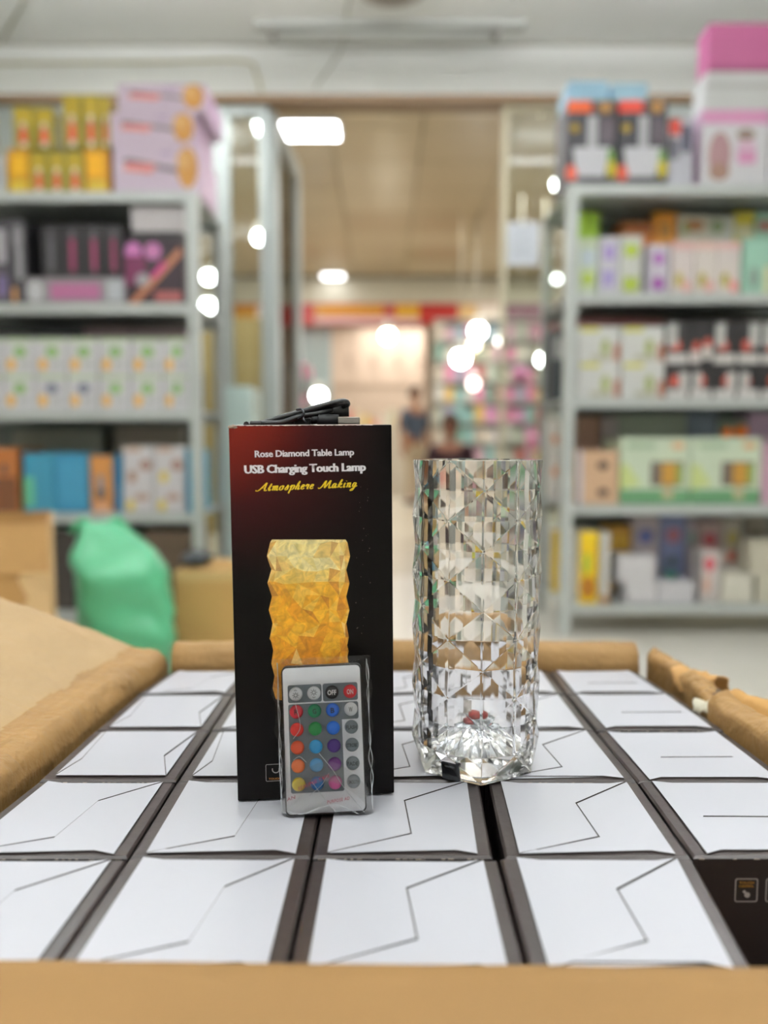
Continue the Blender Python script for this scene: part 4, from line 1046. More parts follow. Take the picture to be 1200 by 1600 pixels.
# third level
z = RL_[2]
wp = [('r', .05, .85, .5, .97, 'd2cc48'), ('e', .65, .4, .1, .25, 'a2ac68'), ('r', .85, .05, 1., .5, 'a87058'), ('r', .3, .05, .8, .2, 'b8b6a4')]
for i, (a, b) in enumerate(((903, 969), (971, 1038))):
    t = product('cookware_box', 'white box with yellow corner label, lower %s of four' % ('left', 'right')[i], a, b, 566, z, 'd6d6d4', wp, group='white boxes with yellow labels', depth=.2)
    product('cookware_box', 'white box with yellow corner label, upper %s of four' % ('left', 'right')[i], a, b, 510, top_of(t), 'd8d8d6', wp, group='white boxes with yellow labels', depth=.2)
kp = [('r', .0, .0, .45, .3, 'dcd4d2'), ('e', .25, .4, .15, .12, 'c85848'), ('r', .55, .1, .95, .42, 'e0dad6'), ('e', .75, .5, .16, .1, 'cc5a48')]
ix = [(1041, 1078), (1079, 1115), (1116, 1152), (1153, 1190), (1191, 1228)]
for i, (a, b) in enumerate(ix):
    t = product('blender_box', 'black and white box with red dots, lower row, %s from the left' % NTH[i], a, b, 568, z, '222022', [('r', .0, .0, .9, .25, 'd8d4d2'), ('e', .35+.1*(i % 3), .5, .2, .16, 'c0503f'), ('r', .1 if i % 2 else .55, .25, .45 if i % 2 else .95, .75, 'c9c6c4')], group='black and white blender boxes', depth=.2)
    product('blender_box', 'black and white box with red dots, upper row, %s from the left' % NTH[i], a, b, 502, top_of(t), '242224', [('r', .0, .0, .95, .22, 'd8d4d2'), ('e', .4, .42, .22, .14, 'c4584a'), ('r', .5 if i % 2 else .05, .4, .9 if i % 2 else .45, .95, 'c8c8c6')] if i != 1 else kp, group='black and white blender boxes', depth=.2)
product('storage_box', 'long dusty red carton at the back above the white boxes', 905, 1040, 497, z, 'a86c6c', Y=YP+.25, depth=.14)
product('storage_box', 'long brown black carton at the back above the black boxes', 1042, 1200, 492, z, '4a3c34', Y=YP+.25, depth=.14)
# fourth level
z = RL_[3]
for i, (yl, lab) in enumerate(((747, 'lower'), (704, 'upper'))):
    t = product('kraft_box', 'brown kraft box with a dark round hole, %s of two' % lab, 903, 966, yl, z if i == 0 else top_of(t), 'cda988', [('e', .62, .45, .15, .16, '3e3330'), ('r', 0, 0, .1, 1, 'dcdcec')], group='kraft boxes with dark holes', depth=.2)
gp = [('r', .0, .0, 1, .22, '5f8f66'), ('p', [(0, .22), (.3, .3), (.1, .6), (0, .6)], 'c8d48c'), ('r', .44, .28, .9, .64, '5e5148'), ('r', .6, .30, .80, .62, 'b88a34'), ('r', .8, .3, .9, .6, '7a8a3c'), ('r', .62, .08, .76, .28, 'b8b08c'), ('e', .82, .88, .1, .05, 'd8a878'), ('r', .1, .84, .5, .92, 'a4bca0')]
for i, (a, b) in enumerate(((969, 1079), (1080, 1190))):
    product('oven_box', 'large pale green box with a dark and orange appliance picture, %s' % ('left of the pair', 'right of the pair')[i], a, b, 684, z, 'cfdcc4', gp, group='pale green appliance boxes', depth=.25)
product('storage_box', 'pink mauve box at the right frame edge of the fourth board', 1192, 1230, 692, z, 'c8a0b4', depth=.2)
for a, b, y, c, lab in ((905, 940, 650, '8d6d5a', 'brown carton at the back of the right fourth board'), (942, 965, 652, 'b0a6a8', 'pale grey carton beside the brown one at the back'),
                        (967, 1072, 648, '9aa494', 'long grey green carton behind the pale green boxes'), (1074, 1120, 645, '7d8a9c', 'blue grey carton behind the pale green boxes'),
                        (1122, 1166, 655, '8fa08c', 'sage green carton at the back of the fourth board'), (1168, 1215, 642, 'b89cb4', 'lilac carton at the back right of the fourth board')):
    product('storage_box', lab, a, b, y, z, c, Y=YP+.27, depth=.12)
ztop = at(1080, 684, YP).z
for i, (px_, py_) in enumerate(((1136, 669), (1153, 661))):
    p = at(px_, py_, YP+.1); r = .022 if i == 0 else .026
    bm = bmesh.new(); bmesh.ops.create_icosphere(bm, subdivisions=3, radius=r); 
    for v in bm.verts: v.co *= 1 + .03*math.sin(8*math.atan2(v.co.y, v.co.x))
    o = bm_obj('toy_ball', bm, M('e0782c', .5), None, True); o.location = (p.x + (0 if i == 0 else .012), YP+.1 + .0, ztop + r + .0008)
    tag(o, ('smaller left' if i == 0 else 'larger right') + ' orange ball on top of the pale green box', 'ball')
# fifth level
z = RL_[4]
yp_ = [('e', .5, .22, .4, .16, 'a86a18'), ('e', .4, .55, .22, .16, 'a8b838'), ('r', .0, .82, 1, .97, 'f0cc20')]
product('tall_box', 'tall bright yellow box with brown food picture and white side', 905, 935, 830, z, 'ecc412', yp_, depth=.16, side='e2ded6', rz=0)
product('tall_box', 'white side of a tall box beside the bright yellow box', 939, 953, 832, z, 'dedad2', [('r', 0, 0, 1, .1, 'a87428')], depth=.14)
product('tall_box', 'tall narrow yellow and grey box standing by the left post', 861, 884, 828, z, 'c8c8c4', [('r', 0, 0, .55, 1, 'dcb818')], Y=YP+.26, depth=.14)
product('tall_box', 'white and orange box seen through the open side of the right unit', 861, 882, 655, RL_[3], 'd6d2cc', [('r', .1, .3, .5, .4, 'd88a5a'), ('r', .1, .7, .5, .8, 'd88a5a')], Y=YP+.27, depth=.13)
product('tall_box', 'dark box seen through the open side of the right unit', 862, 883, 515, RL_[2], '3c4244', [('r', .1, .6, .9, .9, 'b0b2b0')], Y=YP+.27, depth=.13)
product('tall_box', 'gold yellow box behind the bright yellow one', 952, 986, 822, z, 'b8861c', [('r', .1, .5, .9, .9, 'c89c28')], Y=YP+.2, depth=.14)
w1 = product('white_box', 'plain white box in the low row, second from the left', 978, 1025, 911, z, 'dcd9dc', depth=.14)
product('white_box', 'plain white box standing left on the two low ones', 966, 1024, 869, top_of(w1), 'dad7da', depth=.13)
product('white_box', 'plain white box in the low row under the dark green ornament', 1027, 1084, 909, z, 'd6d4d8', depth=.14)
product('white_box', 'cream box right of the low white boxes', 1129, 1177, 896, z, 'dad6c8', depth=.14)
c1 = product('white_box', 'cream box at the bottom right frame edge', 1184, 1235, 898, z, 'cfcab8', depth=.14)
product('white_box', 'taller cream box stacked at the bottom right frame edge', 1172, 1230, 845, top_of(c1), 'c6c0ae', depth=.13)
cl_ = [(988, 1030, 808, 'b9adb2', 'mauve'), (1032, 1072, 806, '7f88b0', 'blue violet'), (1074, 1088, 812, 'bcb0b8', 'pale lilac'), (1090, 1128, 815, 'c0a8a4', 'dusty rose'), (1130, 1160, 812, 'c4bdb0', 'sand coloured'), (1162, 1200, 808, '8d8474', 'olive brown')]
for k, (a, b, y, c, nm) in enumerate(cl_):
    product('storage_box', '%s carton in the back row of the lowest right board' % nm, a, b, y, z, c, [('e', .5, .75, .3, .1, ('5d64a0', 'a86a78', '6f9a88', 'b04a54', 'c8b860', '6d6454')[k])], Y=YP+.2+.01*(k % 2), depth=.12)
product('toy_box', 'small white box with red and orange spots in the right lowest board', 1096, 1126, 862, z, 'd2cac6', [('e', .4, .75, .3, .15, 'b84a58'), ('r', .1, .2, .5, .5, 'cfa898')], Y=YP+.02, depth=.14)
product('toy_box', 'small box with an orange red ball picture', 1129, 1160, 858, z, 'cfc4bc', [('e', .5, .85, .3, .1, 'c8582c')], Y=YP+.16, depth=.03)
# dark green ornament on a white box: leafy clump
t = thing('leafy_ornament', 'dark green leafy ornament with teal and pink bits on the lowest right board', 'ornament', (at(1048, 890, YP+.07).x, YP+.07, at(1050, 909, YP).z+.0008))
bm = bmesh.new(); rb = random.Random(5)
for k in range(60):
    a = rb.uniform(0, 6.28); e = rb.uniform(0.1, 1.3); r = rb.uniform(.03, .048); c = Vector((math.cos(a)*math.cos(e)*r, math.sin(a)*math.cos(e)*r, .008+math.sin(e)*r*1.9)); s = .011
    u = Vector((rb.uniform(-1, 1), rb.uniform(-1, 1), rb.uniform(-1, 1))).normalized()*s; w_ = u.cross(Vector((0, 0, 1))).normalized()*s*.6
    vs = [bm.verts.new(c+d) for d in (u, w_, -u, -w_)]; bm.faces.new(vs)
bm_obj('leaves', bm, M('3f4a34', .6), t)
bm = bmesh.new(); lathe(bm, [(.018, 0), (.024, .02), (.022, .03)], 12); bm_obj('pot', bm, M('2f7a66', .5), t)
# ---------------------------------------------------------------- things on the floor at the left
def floor_box(name, label, x0, x1, py0, Y, depth, colr, prints=(), rz=0.0, side=None, **k):
    return product(name, label, x0, x1, py0, FLOOR, colr, prints, Y=Y, depth=depth, side=side, rz=rz, rough=.8, **k)
RC = math.radians(22); wx = .40; ce = at(78, 850, 1.75)
c1 = thing('open_carton', 'worn brown carton at the left edge standing behind the big flap', 'carton', (ce.x - wx*math.cos(RC), 1.75 - wx*math.sin(RC), FLOOR), RC)
hz = at(50, 818, 1.75).z-FLOOR
M_K3 = M('a9804a', .8, var=.25, scale=5, bump=.4, bscale=12)
box('front_panel', 0, wx, 0, .006, 0, hz, M_K3, c1); box('side_panel', wx-.006, wx, .006, .38, 0, hz, M('c6a070', .8), c1); box('side_panel', 0, .006, .006, .38, 0, hz, M_K3, c1)
box('back_panel', .006, wx-.006, .374, .38, 0, hz, M_K3, c1); box('bottom_panel', .006, wx-.006, .006, .374, 0, .006, M_K3, c1)
bm = bmesh.new()
pts = [(wx-.075, 0), (wx, 0), (wx, hz), (wx-.05, hz), (wx-.068, hz*.93), (wx-.045, hz*.85), (wx-.07, hz*.78), (wx-.05, hz*.7), (wx-.075, hz*.6), (wx-.055, hz*.4)]
bm.faces.new([bm.verts.new((x, -.0012, z_)) for x, z_ in pts]); bm_obj('pale_torn_strip', bm, M('c9a878', .8, var=.1), c1)
box('top_flap', 0, wx-.004, -.005, -.001, hz-.11, hz+.002, M('b78f5a', .8, var=.1), c1).rotation_euler = (0, 0, 0)
# green plastic bag
gx0, gx1 = at(96, 900, 2.2).x, at(270, 900, 2.2).x; gzt = at(150, 818, 2.3).z
bag2 = thing('green_bag', 'large filled green plastic bag standing on the floor before the left shelving', 'bag', ((gx0+gx1)/2-.035, 2.36, FLOOR), math.radians(20))
V = []; nu, nv = 72, 48; GW = (gx1-gx0)/2-.025; GH = gzt-FLOOR
def cr(v): return noise.noise(v)
for j in range(nv+1):
    t_ = j/nv; z_ = t_*GH
    for i in range(nu):
        a = 2*math.pi*i/nu; ca_, sa_ = math.cos(a), math.sin(a)
        ex = .35; x = math.copysign(abs(ca_)**ex, ca_); y = math.copysign(abs(sa_)**ex, sa_)
        k = 1.0 if t_ < .70 else max(.0, 1-((t_-.70)/.30)**1.7*.62)
        if t_ > .985: k *= .5
        if j == 0: k *= .9
        sh = -.065*max(0, (t_-.70)/.30)
        px_ = x*GW*k + sh; py_ = y*.16*k
        d_ = .014*cr(Vector((px_*6, py_*6, z_*7))) + .010*cr(Vector((px_*18+3, py_*18, z_*14)))
        fold = .006*math.sin(z_*40 + px_*22 + 3*cr(Vector((px_*5, 0, z_*5))))
        r_ = 1 + (d_+fold)/GW
        V.append(Vector((px_*r_, py_*r_, max(0, z_ - (.05 if t_ > .8 else 0)*0 + (.012*cr(Vector((px_*9, py_*9, 1))) if 0 < t_ else 0)))))
Fs = [(j*nu+i, j*nu+(i+1) % nu, (j+1)*nu+(i+1) % nu, (j+1)*nu+i) for j in range(nv) for i in range(nu)] + [tuple(range(nu))[::-1], tuple(nv*nu+i for i in range(nu))]
gm = M('58b083', .32, var=.12, scale=5, bump=.5, bscale=14)
mesh_obj('bag_body', V, Fs, gm, bag2, smooth=True)
bm = bmesh.new()
for s in (-1, 1):
    tube(bm, [(-.065+s*.02, 0, GH-.02), (-.065+s*.05, .01, GH+.004), (-.065+s*.085, .02, GH-.03)], lambda q: .016*(1-.4*q), 8)
bm_obj('tied_top', bm, gm, bag2, True)
# brown carton and dark bag right of it
fb1 = floor_box('brown_carton', 'brown carton standing on the floor right of the green bag', 272, 376, 893, 2.56, .30, 'b58f55', [('r', 0, .90, 1, 1, 'bfa06c'), ('r', .02, .0, .12, .3, 'a4834c')])
zt = top_of(fb1)
bm = bmesh.new(); bmesh.ops.create_icosphere(bm, subdivisions=4, radius=1)
for v in bm.verts:
    d_ = 1+.18*noise.noise(v.co*2.2)+.07*noise.noise(v.co*6); v.co = Vector((v.co.x*.055*d_, v.co.y*.07*d_, v.co.z*.028*d_+.028))
    v.co.z = max(0, v.co.z)
o = bm_obj('black_bag', bm, M('2b3338', .3, var=.1, bump=.4, bscale=30), None, True); o.location = (at(308, 880, 2.68).x, 2.68, zt+.0006); tag(o, 'small crumpled black plastic bag on the brown carton', 'bag')
floor_box('dark_crate', 'black crate half hidden between the green bag and brown carton', 255, 270, 968, 2.72, .12, '2a2a28')
# pale cabinet beyond the left unit, tan panel further back
cab2 = thing('white_cabinet', 'pale bluish white cabinet standing just beyond the left shelving', 'cabinet', (at(338, 700, 3.62).x, 3.62, FLOOR))
cw = at(393, 700, 3.62).x-cab2.location.x; ch = at(360, 603, 3.62).z-FLOOR
box('cabinet_body', 0, cw, .012, .30, 0, ch, M('c6dad6', .35, var=.03), cab2, .006)
box('door', .004, cw-.004, 0, .011, .03, ch-.01, M('cce0dc', .3, var=.03), cab2, .003)
bm = bmesh.new(); tube(bm, [(cw-.025, -.012, ch*.5), (cw-.025, -.012, ch*.6)], .005, smooth=1); bm_obj('handle', bm, M_FRAME, cab2)
tp = thing('tan_partition', 'tan roller shutter panel in the corridor left of the glass door', 'partition', (at(338, 560, 6.6).x-.3, 6.6, FLOOR))
tw_ = at(428, 560, 6.6).x - tp.location.x; th_ = at(380, 497, 6.6).z - FLOOR
box('panel_sheet', 0, tw_, 0, .03, 0, th_, M('a89464', .6, var=.06), tp)
for k in range(int(tw_/.12)): box('panel_rib', k*.12+.02, k*.12+.05, -.008, 0, .01, th_-.01, M('9c8858', .6), tp)
# white notice on the right glass
nt_ = thing('paper_notice', 'blank looking white paper notice taped on the glass right of the doorway', 'notice', (at(792, 412, YW-.0).x, YW+.012, at(792, 414, YW).z))
nw = at(843, 380, YW).x-nt_.location.x; nh = at(800, 346, YW).z - nt_.location.z
box('paper_sheet', 0, nw, 0, .002, 0, nh, M('dfe3ea', .7, var=.02), nt_)
bm = bmesh.new()
for k in range(8): addbox(bm, nw*.15, nw*(.85-.1*(k % 3)), -.0008, 0, nh*(.85-.09*k), nh*(.85-.09*k)+.006)
bm_obj('faint_text_line', bm, M('b9bdc6', .7), nt_)
box('tape_strip', nw*.3, nw*.7, -.001, 0, nh-.012, nh+.012, M('e8e8e2', .4), nt_)
# ---- ceiling things of the shop
def panel_light(x, y, z, sx, sy, lab, strength=9, grp=None):
    t = thing('ceiling_light', lab, 'light', (x, y, z), 0, grp)
    box('housing', -sx/2-.02, sx/2+.02, -sy/2-.02, sy/2+.02, -.028, 0, M('e6e6e4', .5), t)
    o = box('diffuser', -sx/2, sx/2, -sy/2, sy/2, -.034, -.028, emit('lit_diffuser', (0.95, 0.97, 1, 1), strength), t)
for i, (x, y) in enumerate(LIGHT_SPOTS):  # out-of-view hanging tubes, added and placed to brighten ceiling and wall
    t = thing('ceiling_light', 'long white hanging tube lamp above the shop aisle', 'light', (x, y, CEIL), 0, 'shop tube lamps')
    box('housing', -.56, .56, -.05, .05, -.155, -.135, M('e6e6e4', .5), t); box('diffuser', -.54, .54, -.045, .045, -.162, -.155, emit('lit_diffuser', (.95, .97, 1, 1), 4), t)
    for sx_ in (-.4, .4): box('hanger', sx_-.004, sx_+.004, -.004, .004, -.135, 0, M('b0b0ae', .5), t)
corr = [(at(470, 205, 5.95).x, 5.95, 'bright lit ceiling lamp just beyond the glass door at left'), (at(522, 430, 10.9).x, 10.9, 'far round lit ceiling lamp before the far shop')]
px_ = at(470, 205, 5.95)
YL = (ZC-.03-H)/( (px_.z-H)/5.95 )
panel_light((470-600)/1200*YL*1.0, YL, ZC-.001, .62, .30, corr[0][2], 22)
pq = at(522, 432, 10.9); YL2 = (ZC-.03-H)/((pq.z-H)/10.9)
panel_light((522-600)/1200*YL2, YL2, ZC-.001, .30, .26, corr[1][2], 6)
p = at(612, 4, 3.75)
t = thing('ceiling_fixture', 'round grey brown fixture hanging from the ceiling at the top of the frame', 'ceiling fixture', (p.x, 3.62, CEIL))
bm = bmesh.new(); lathe(bm, [(.05, 0), (.17, -.006), (.178, -.02), (.165, -.045), (.10, -.062), (.03, -.068)], 32); bm_obj('fixture_dome', bm, M('aba194', .4, var=.05), t)
bm = bmesh.new(); lathe(bm, [(.09, -.064), (.085, -.072), (.02, -.078)], 24); bm_obj('centre_cap', bm, M('8f857a', .4), t)
t = thing('tube_batten', 'unlit white tube lamp batten on the shop ceiling', 'light', (0, 0, 0))
ya = 4.02; xa, xb = at(400, 60, ya).x, at(818, 60, ya).x; t.location = (xa, ya-.02, CEIL)
box('batten_body', 0, xb-xa, -.03, .03, -.03, 0, M('bdbfb9', .6), t)
for x_ in (.07, xb-xa-.16): box('end_socket', x_, x_+.03, -.02, .02, -.075, -.03, M('8d8a84', .5), t)
bm = bmesh.new(); tube(bm, [(.09, 0, -.055), (xb-xa-.14, 0, -.055)], .012, 10, smooth=1); bm_obj('glass_tube', bm, M('bfc1bb', .4), t)
def wire(label, pts, r=.006, c='a9a797'):
    bm = bmesh.new(); tube(bm, pts, r, 6); o = bm_obj('ceiling_wire', bm, M(c, .6)); tag(o, label, 'wire')
wire('thin wire sagging from the round ceiling fixture to the door frame', [(p.x-.12, 3.62, CEIL-.01), (at(545, 40, 3.8).x, 3.8, CEIL-.012), (at(535, 90, 4.15).x, 4.16, CEIL-.03), (at(492, 140, 4.19).x, 4.188, zb+.03)], .004)
yy = YW-.010
wire('thin cable run along the top of the wall at left', [(XL+.01, yy, at(0, 100, yy).z), (at(200, 97, yy).x, yy, at(0, 98, yy).z), (at(375, 94, yy).x, yy, at(0, 95, yy).z), (at(400, 115, yy).x, yy, at(0, 115, yy).z), (at(408, 147, yy).x, yy, zb+.01)], .006, 'b9b08a')
wire('thin ceiling cable at the upper left corner', [(at(5, 96, 4.17).x, 4.17, CEIL-.006), (at(45, 0, 3.6).x-.0, 3.6, CEIL-.006), (-1.5, 3.0, CEIL-.006)], .006, 'b0ad98')
# ---------------------------------------------------------------- glowing balls added in place of lamp reflections in the glass
GLARE = {}
def glare_ball(px, py, Y, r, label, strength=30, colour=(1, .98, .93, 1)):
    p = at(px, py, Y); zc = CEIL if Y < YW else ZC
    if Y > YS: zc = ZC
    t = thing('glare_spot', label, 'light', (p.x, p.y, zc))
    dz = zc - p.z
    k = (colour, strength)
    if k not in GLARE: GLARE[k] = emit('glare_glow', colour, strength)
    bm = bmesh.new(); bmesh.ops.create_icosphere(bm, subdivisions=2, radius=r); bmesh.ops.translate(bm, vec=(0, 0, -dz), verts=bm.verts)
    bm_obj('glow_ball', bm, GLARE[k], t, True)
    bm = bmesh.new(); tube(bm, [(0, 0, 0), (0, 0, -dz+r*1.3)], .004, 6, smooth=1); bm_obj('cord', bm, M('b8b4a8', .5), t)  # cord and cap are made up to carry the glare spot
    bm = bmesh.new(); lathe(bm, [(r*.4, -dz+r*2.0), (r*.95, -dz+r*1.5), (r*.9, -dz+r*.75)], 14); bm_obj('glare_cap', bm, M('cfccc4', .4), t)
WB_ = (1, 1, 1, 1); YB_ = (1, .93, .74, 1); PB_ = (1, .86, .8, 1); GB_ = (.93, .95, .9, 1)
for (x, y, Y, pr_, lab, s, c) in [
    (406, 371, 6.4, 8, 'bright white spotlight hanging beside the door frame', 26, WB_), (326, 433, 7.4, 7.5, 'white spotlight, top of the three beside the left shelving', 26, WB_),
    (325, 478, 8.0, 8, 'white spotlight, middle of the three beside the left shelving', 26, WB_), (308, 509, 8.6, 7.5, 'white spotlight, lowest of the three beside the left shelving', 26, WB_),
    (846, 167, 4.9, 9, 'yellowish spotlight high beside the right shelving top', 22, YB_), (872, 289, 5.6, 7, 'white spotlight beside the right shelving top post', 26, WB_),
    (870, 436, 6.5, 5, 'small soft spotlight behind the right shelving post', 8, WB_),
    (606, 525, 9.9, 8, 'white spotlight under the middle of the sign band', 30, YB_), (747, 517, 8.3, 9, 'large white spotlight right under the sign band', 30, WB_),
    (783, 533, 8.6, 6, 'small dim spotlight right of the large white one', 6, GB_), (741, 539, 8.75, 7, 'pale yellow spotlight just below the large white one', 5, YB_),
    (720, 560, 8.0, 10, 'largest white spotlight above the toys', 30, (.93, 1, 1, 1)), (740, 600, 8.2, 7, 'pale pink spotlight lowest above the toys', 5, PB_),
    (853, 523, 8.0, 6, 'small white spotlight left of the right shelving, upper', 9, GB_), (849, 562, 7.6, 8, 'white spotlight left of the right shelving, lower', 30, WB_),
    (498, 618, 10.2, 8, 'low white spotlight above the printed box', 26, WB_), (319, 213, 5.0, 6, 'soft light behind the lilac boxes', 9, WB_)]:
    glare_ball(x, y, Y, pr_*1.25*Y/1200, lab, s, c)
# ---------------------------------------------------------------- far shop
def fx_(px, Y): return at(px, 600, Y).x
# beige wall cabinets
cabn = thing('wall_cabinet', 'row of beige wall cabinets in the far shop under the sign band', 'cabinet', (fx_(440, 13.4), 13.4, FLOOR))
cwid = fx_(664, 13.4)-cabn.location.x; zt_ = at(600, 512, 13.4).z-FLOOR; zm = at(600, 602, 13.4).z-FLOOR
box('cabinet_body', 0, cwid, .03, .5, 0, zt_, M('cdb9a6', .6), cabn)
for k in range(6):
    dd = box('door', k*cwid/6+.01, (k+1)*cwid/6-.01, 0, .028, zm, zt_-.02, M('d8c2ae', .5, var=.04), cabn)
    box('handle', (k+.8)*cwid/6, (k+.8)*cwid/6+.02, -.02, 0, zm+.3, zm+.5, M('8f7c6c', .5), dd)
dc = thing('display_counter', 'pale lit display counter with small colourful goods in the far shop', 'counter', (fx_(445, 12.2), 12.2, FLOOR))
cw_ = fx_(640, 12.2)-dc.location.x; ch_ = at(600, 668, 12.2).z-FLOOR
box('counter_body', 0, cw_, 0, .5, 0, ch_-.04, M('cfc6b8', .5), dc); box('counter_top', -.02, cw_+.02, -.02, .52, ch_-.04, ch_, M('e4ded2', .3), dc)
rb = random.Random(21)
PAL = ['e8c84a', 'e88a7a', 'f0e6da', 'd8e0c8', 'e8a84a', 'c8d86a', 'e6dcd0', 'd86a6a', 'f0e0c0']
for i in range(14):
    w_ = .085; x = dc.location.x + .04 + i*(cw_-.1)/14; h_ = rb.uniform(.12, .42)
    o = box('goods_packet', 0, w_, 0, .08, 0, h_, M(PAL[i % len(PAL)], .5), None, .006); o.location = (x, 12.3, FLOOR+ch_+.0006)
    tag(o, 'small packet on the far display counter, %s from the left' % (NTH+['ninth','tenth','eleventh','twelfth','thirteenth','fourteenth'])[i], 'packet', 'packets on the far display counter')
o_ = thing('pale_blue_showcase', 'pale blue glass showcase in the far shop, left of the beige cabinets', 'showcase', (fx_(462, 11.75), 11.75, FLOOR))
sw = fx_(516, 11.75)-o_.location.x; sh_ = at(600, 512, 11.75).z-FLOOR
box('showcase_body', 0, sw, .02, .35, 0, sh_, M('a9bcc0', .4), o_); 
for k in range(5): box('showcase_shelf', .02, sw-.02, -.01, .02, .5+k*.3, .52+k*.3, M('d8e2e2', .3), o_)
# black stands with magenta caps
def stand(px, py, wpx, Y, label, hh):
    p = at(px, py, Y); r = wpx/2*Y/1200
    t = thing('promotion_stand', label, 'stand', (p.x, Y, FLOOR)); h_ = p.z-FLOOR
    bm = bmesh.new(); lathe(bm, [(r*1.5, 0), (r*1.5, .03), (r*.45, .08), (r*.45, h_-hh*2.4), (r*.75, h_-hh*1.2), (r*.9, h_-hh)], 18); bm_obj('stand_body', bm, M('1c1e22', .4), t)
    bm = bmesh.new(); lathe(bm, [(r*1.0, h_-hh), (r*1.05, h_-hh*.6), (r*.8, h_-hh*.15), (r*.2, h_)], 18); bm_obj('magenta_cap', bm, M('d8488c', .4), t)
stand(472, 568, 32, 7.0, 'taller black stand with a magenta cap beyond the doorway', .14)
stand(468, 616, 22, 6.3, 'shorter black stand with a small magenta cap', .10)
# toy display on the right: rack with boards and countable packages
YT = 9.2
rk = thing('toy_rack', 'wide rack of colourful toy packages beyond the doorway at right', 'rack', (fx_(678, YT), YT+.12, FLOOR))
rw_ = fx_(930, YT)-rk.location.x; rh_ = at(600, 498, YT).z-FLOOR
box('rack_back', 0, rw_, .03, .07, 0, rh_, M('a9ab9c', .6), rk)
nrow = 9
for k in range(nrow+1): box('rack_shelf', 0, rw_, -.22, .03, .08+k*(rh_-.1)/nrow-.012, .08+k*(rh_-.1)/nrow, M('c6c8c0', .5), rk)
TP = ['c8a4b0', '8fb8b4', 'b8bcae', 'd88aa8', 'a8a4b8', 'd8b46a', '8aa890', 'c8c4bc', '9cb4c0', 'b86a64', 'c4b8a8', 'd49ac0', '7a9a8c', 'e0d8cc', 'b0b8a0']
TN = {0: 'dusty pink', 1: 'teal', 2: 'grey green', 3: 'pink', 4: 'grey lilac', 5: 'amber', 6: 'leaf green', 7: 'off white', 8: 'grey blue', 9: 'brick red', 10: 'beige', 11: 'orchid', 12: 'dark green', 13: 'cream', 14: 'sage'}
NT16 = NTH+['ninth', 'tenth', 'eleventh', 'twelfth', 'thirteenth', 'fourteenth', 'fifteenth', 'sixteenth']
SPT = {(7, 3): 5, (6, 1): 3, (6, 3): 3, (4, 2): 1, (4, 3): 1, (5, 2): 1, (5, 9): 3, (4, 8): 11, (4, 10): 9, (7, 6): 11, (7, 7): 3, (7, 12): 5, (6, 12): 5, (1, 11): 3, (2, 6): 7, (2, 8): 9}
for k in range(nrow):
    zz = FLOOR + .08 + k*(rh_-.1)/nrow; gap = (rh_-.1)/nrow
    nn = 16
    for i in range(nn):
        ci = SPT.get((k, i), rb.randrange(15)); w_ = rw_/nn
        hh_ = gap*rb.uniform(.6, .88); bm = bmesh.new(); addbox(bm, 0, w_*.9, 0, .14, 0, hh_, 0, .004)
        o = bm_obj('toy_package', bm, M(TP[ci], .45)); o.location = (rk.location.x + i*w_ + w_*.05, YT-.07 + rb.uniform(-.01, .01), zz+.0006)
        tag(o, '%s toy package, %s from left, %s row of the far rack' % (TN[ci], NT16[i], ['bottom', 'second lowest', 'third lowest', 'fourth lowest', 'middle', 'fourth highest', 'third highest', 'second highest', 'top'][k]), 'package', 'toy packages on the far rack')
# hanging pink ball bags near the rack
for i, (px, py, Y, r, c, nm) in enumerate(((834, 690, 6.8, 14, 'd88cac', 'pink round bag hanging low beside the right shelving'), (812, 585, 7.5, 13, 'd486b4', 'orchid pink round bag hanging beside the toy rack'))):
    p = at(px, py, Y); R = r*Y/1200
    t = thing('round_bag', nm, 'bag', (p.x, Y, ZC))
    bm = bmesh.new(); bmesh.ops.create_icosphere(bm, subdivisions=3, radius=R)
    for v in bm.verts: v.co *= 1+.06*noise.noise(v.co*20)
    bmesh.ops.translate(bm, vec=(0, 0, p.z-ZC), verts=bm.verts); bm_obj('bag_body', bm, M(c, .5), t, True)
    bm = bmesh.new(); tube(bm, [(0, 0, 0), (0, 0, p.z-ZC+R*.95)], .003, 5, smooth=1); bm_obj('hanging_string', bm, M('c8c4bc', .5), t)
# tall side boxes beyond the right unit's post
for i, (a, b, y, c) in enumerate(((852, 872, 652, 'd4d2cc'), (856, 874, 560, 'c4beb8'))):
    pass
# ---------------------------------------------------------------- people
def skin(name, nodes, edges, m, parent, sub=2):
    me = bpy.data.meshes.new('s'); me.from_pydata([n[0] for n in nodes], [], edges)
    o = bpy.data.objects.new('s', me); col.objects.link(o)
    md = o.modifiers.new('s', 'SKIN'); md.use_smooth_shade = True
    for i, n in enumerate(nodes):
        sv = me.skin_vertices[0].data[i]; r = n[1]; sv.radius = r if isinstance(r, tuple) else (r, r); sv.use_root = (i == 0)
    s = o.modifiers.new('sub', 'SUBSURF'); s.levels = sub; s.render_levels = sub
    dg = bpy.context.evaluated_depsgraph_get(); dg.update()
    m2 = bpy.data.meshes.new_from_object(o.evaluated_get(dg)); bpy.data.objects.remove(o); bpy.data.meshes.remove(me)
    m2.name = name; m2.materials.clear(); m2.materials.append(m)
    for p in m2.polygons: p.use_smooth = True
    r = bpy.data.objects.new(name, m2); col.objects.link(r); r.parent = parent
    return r
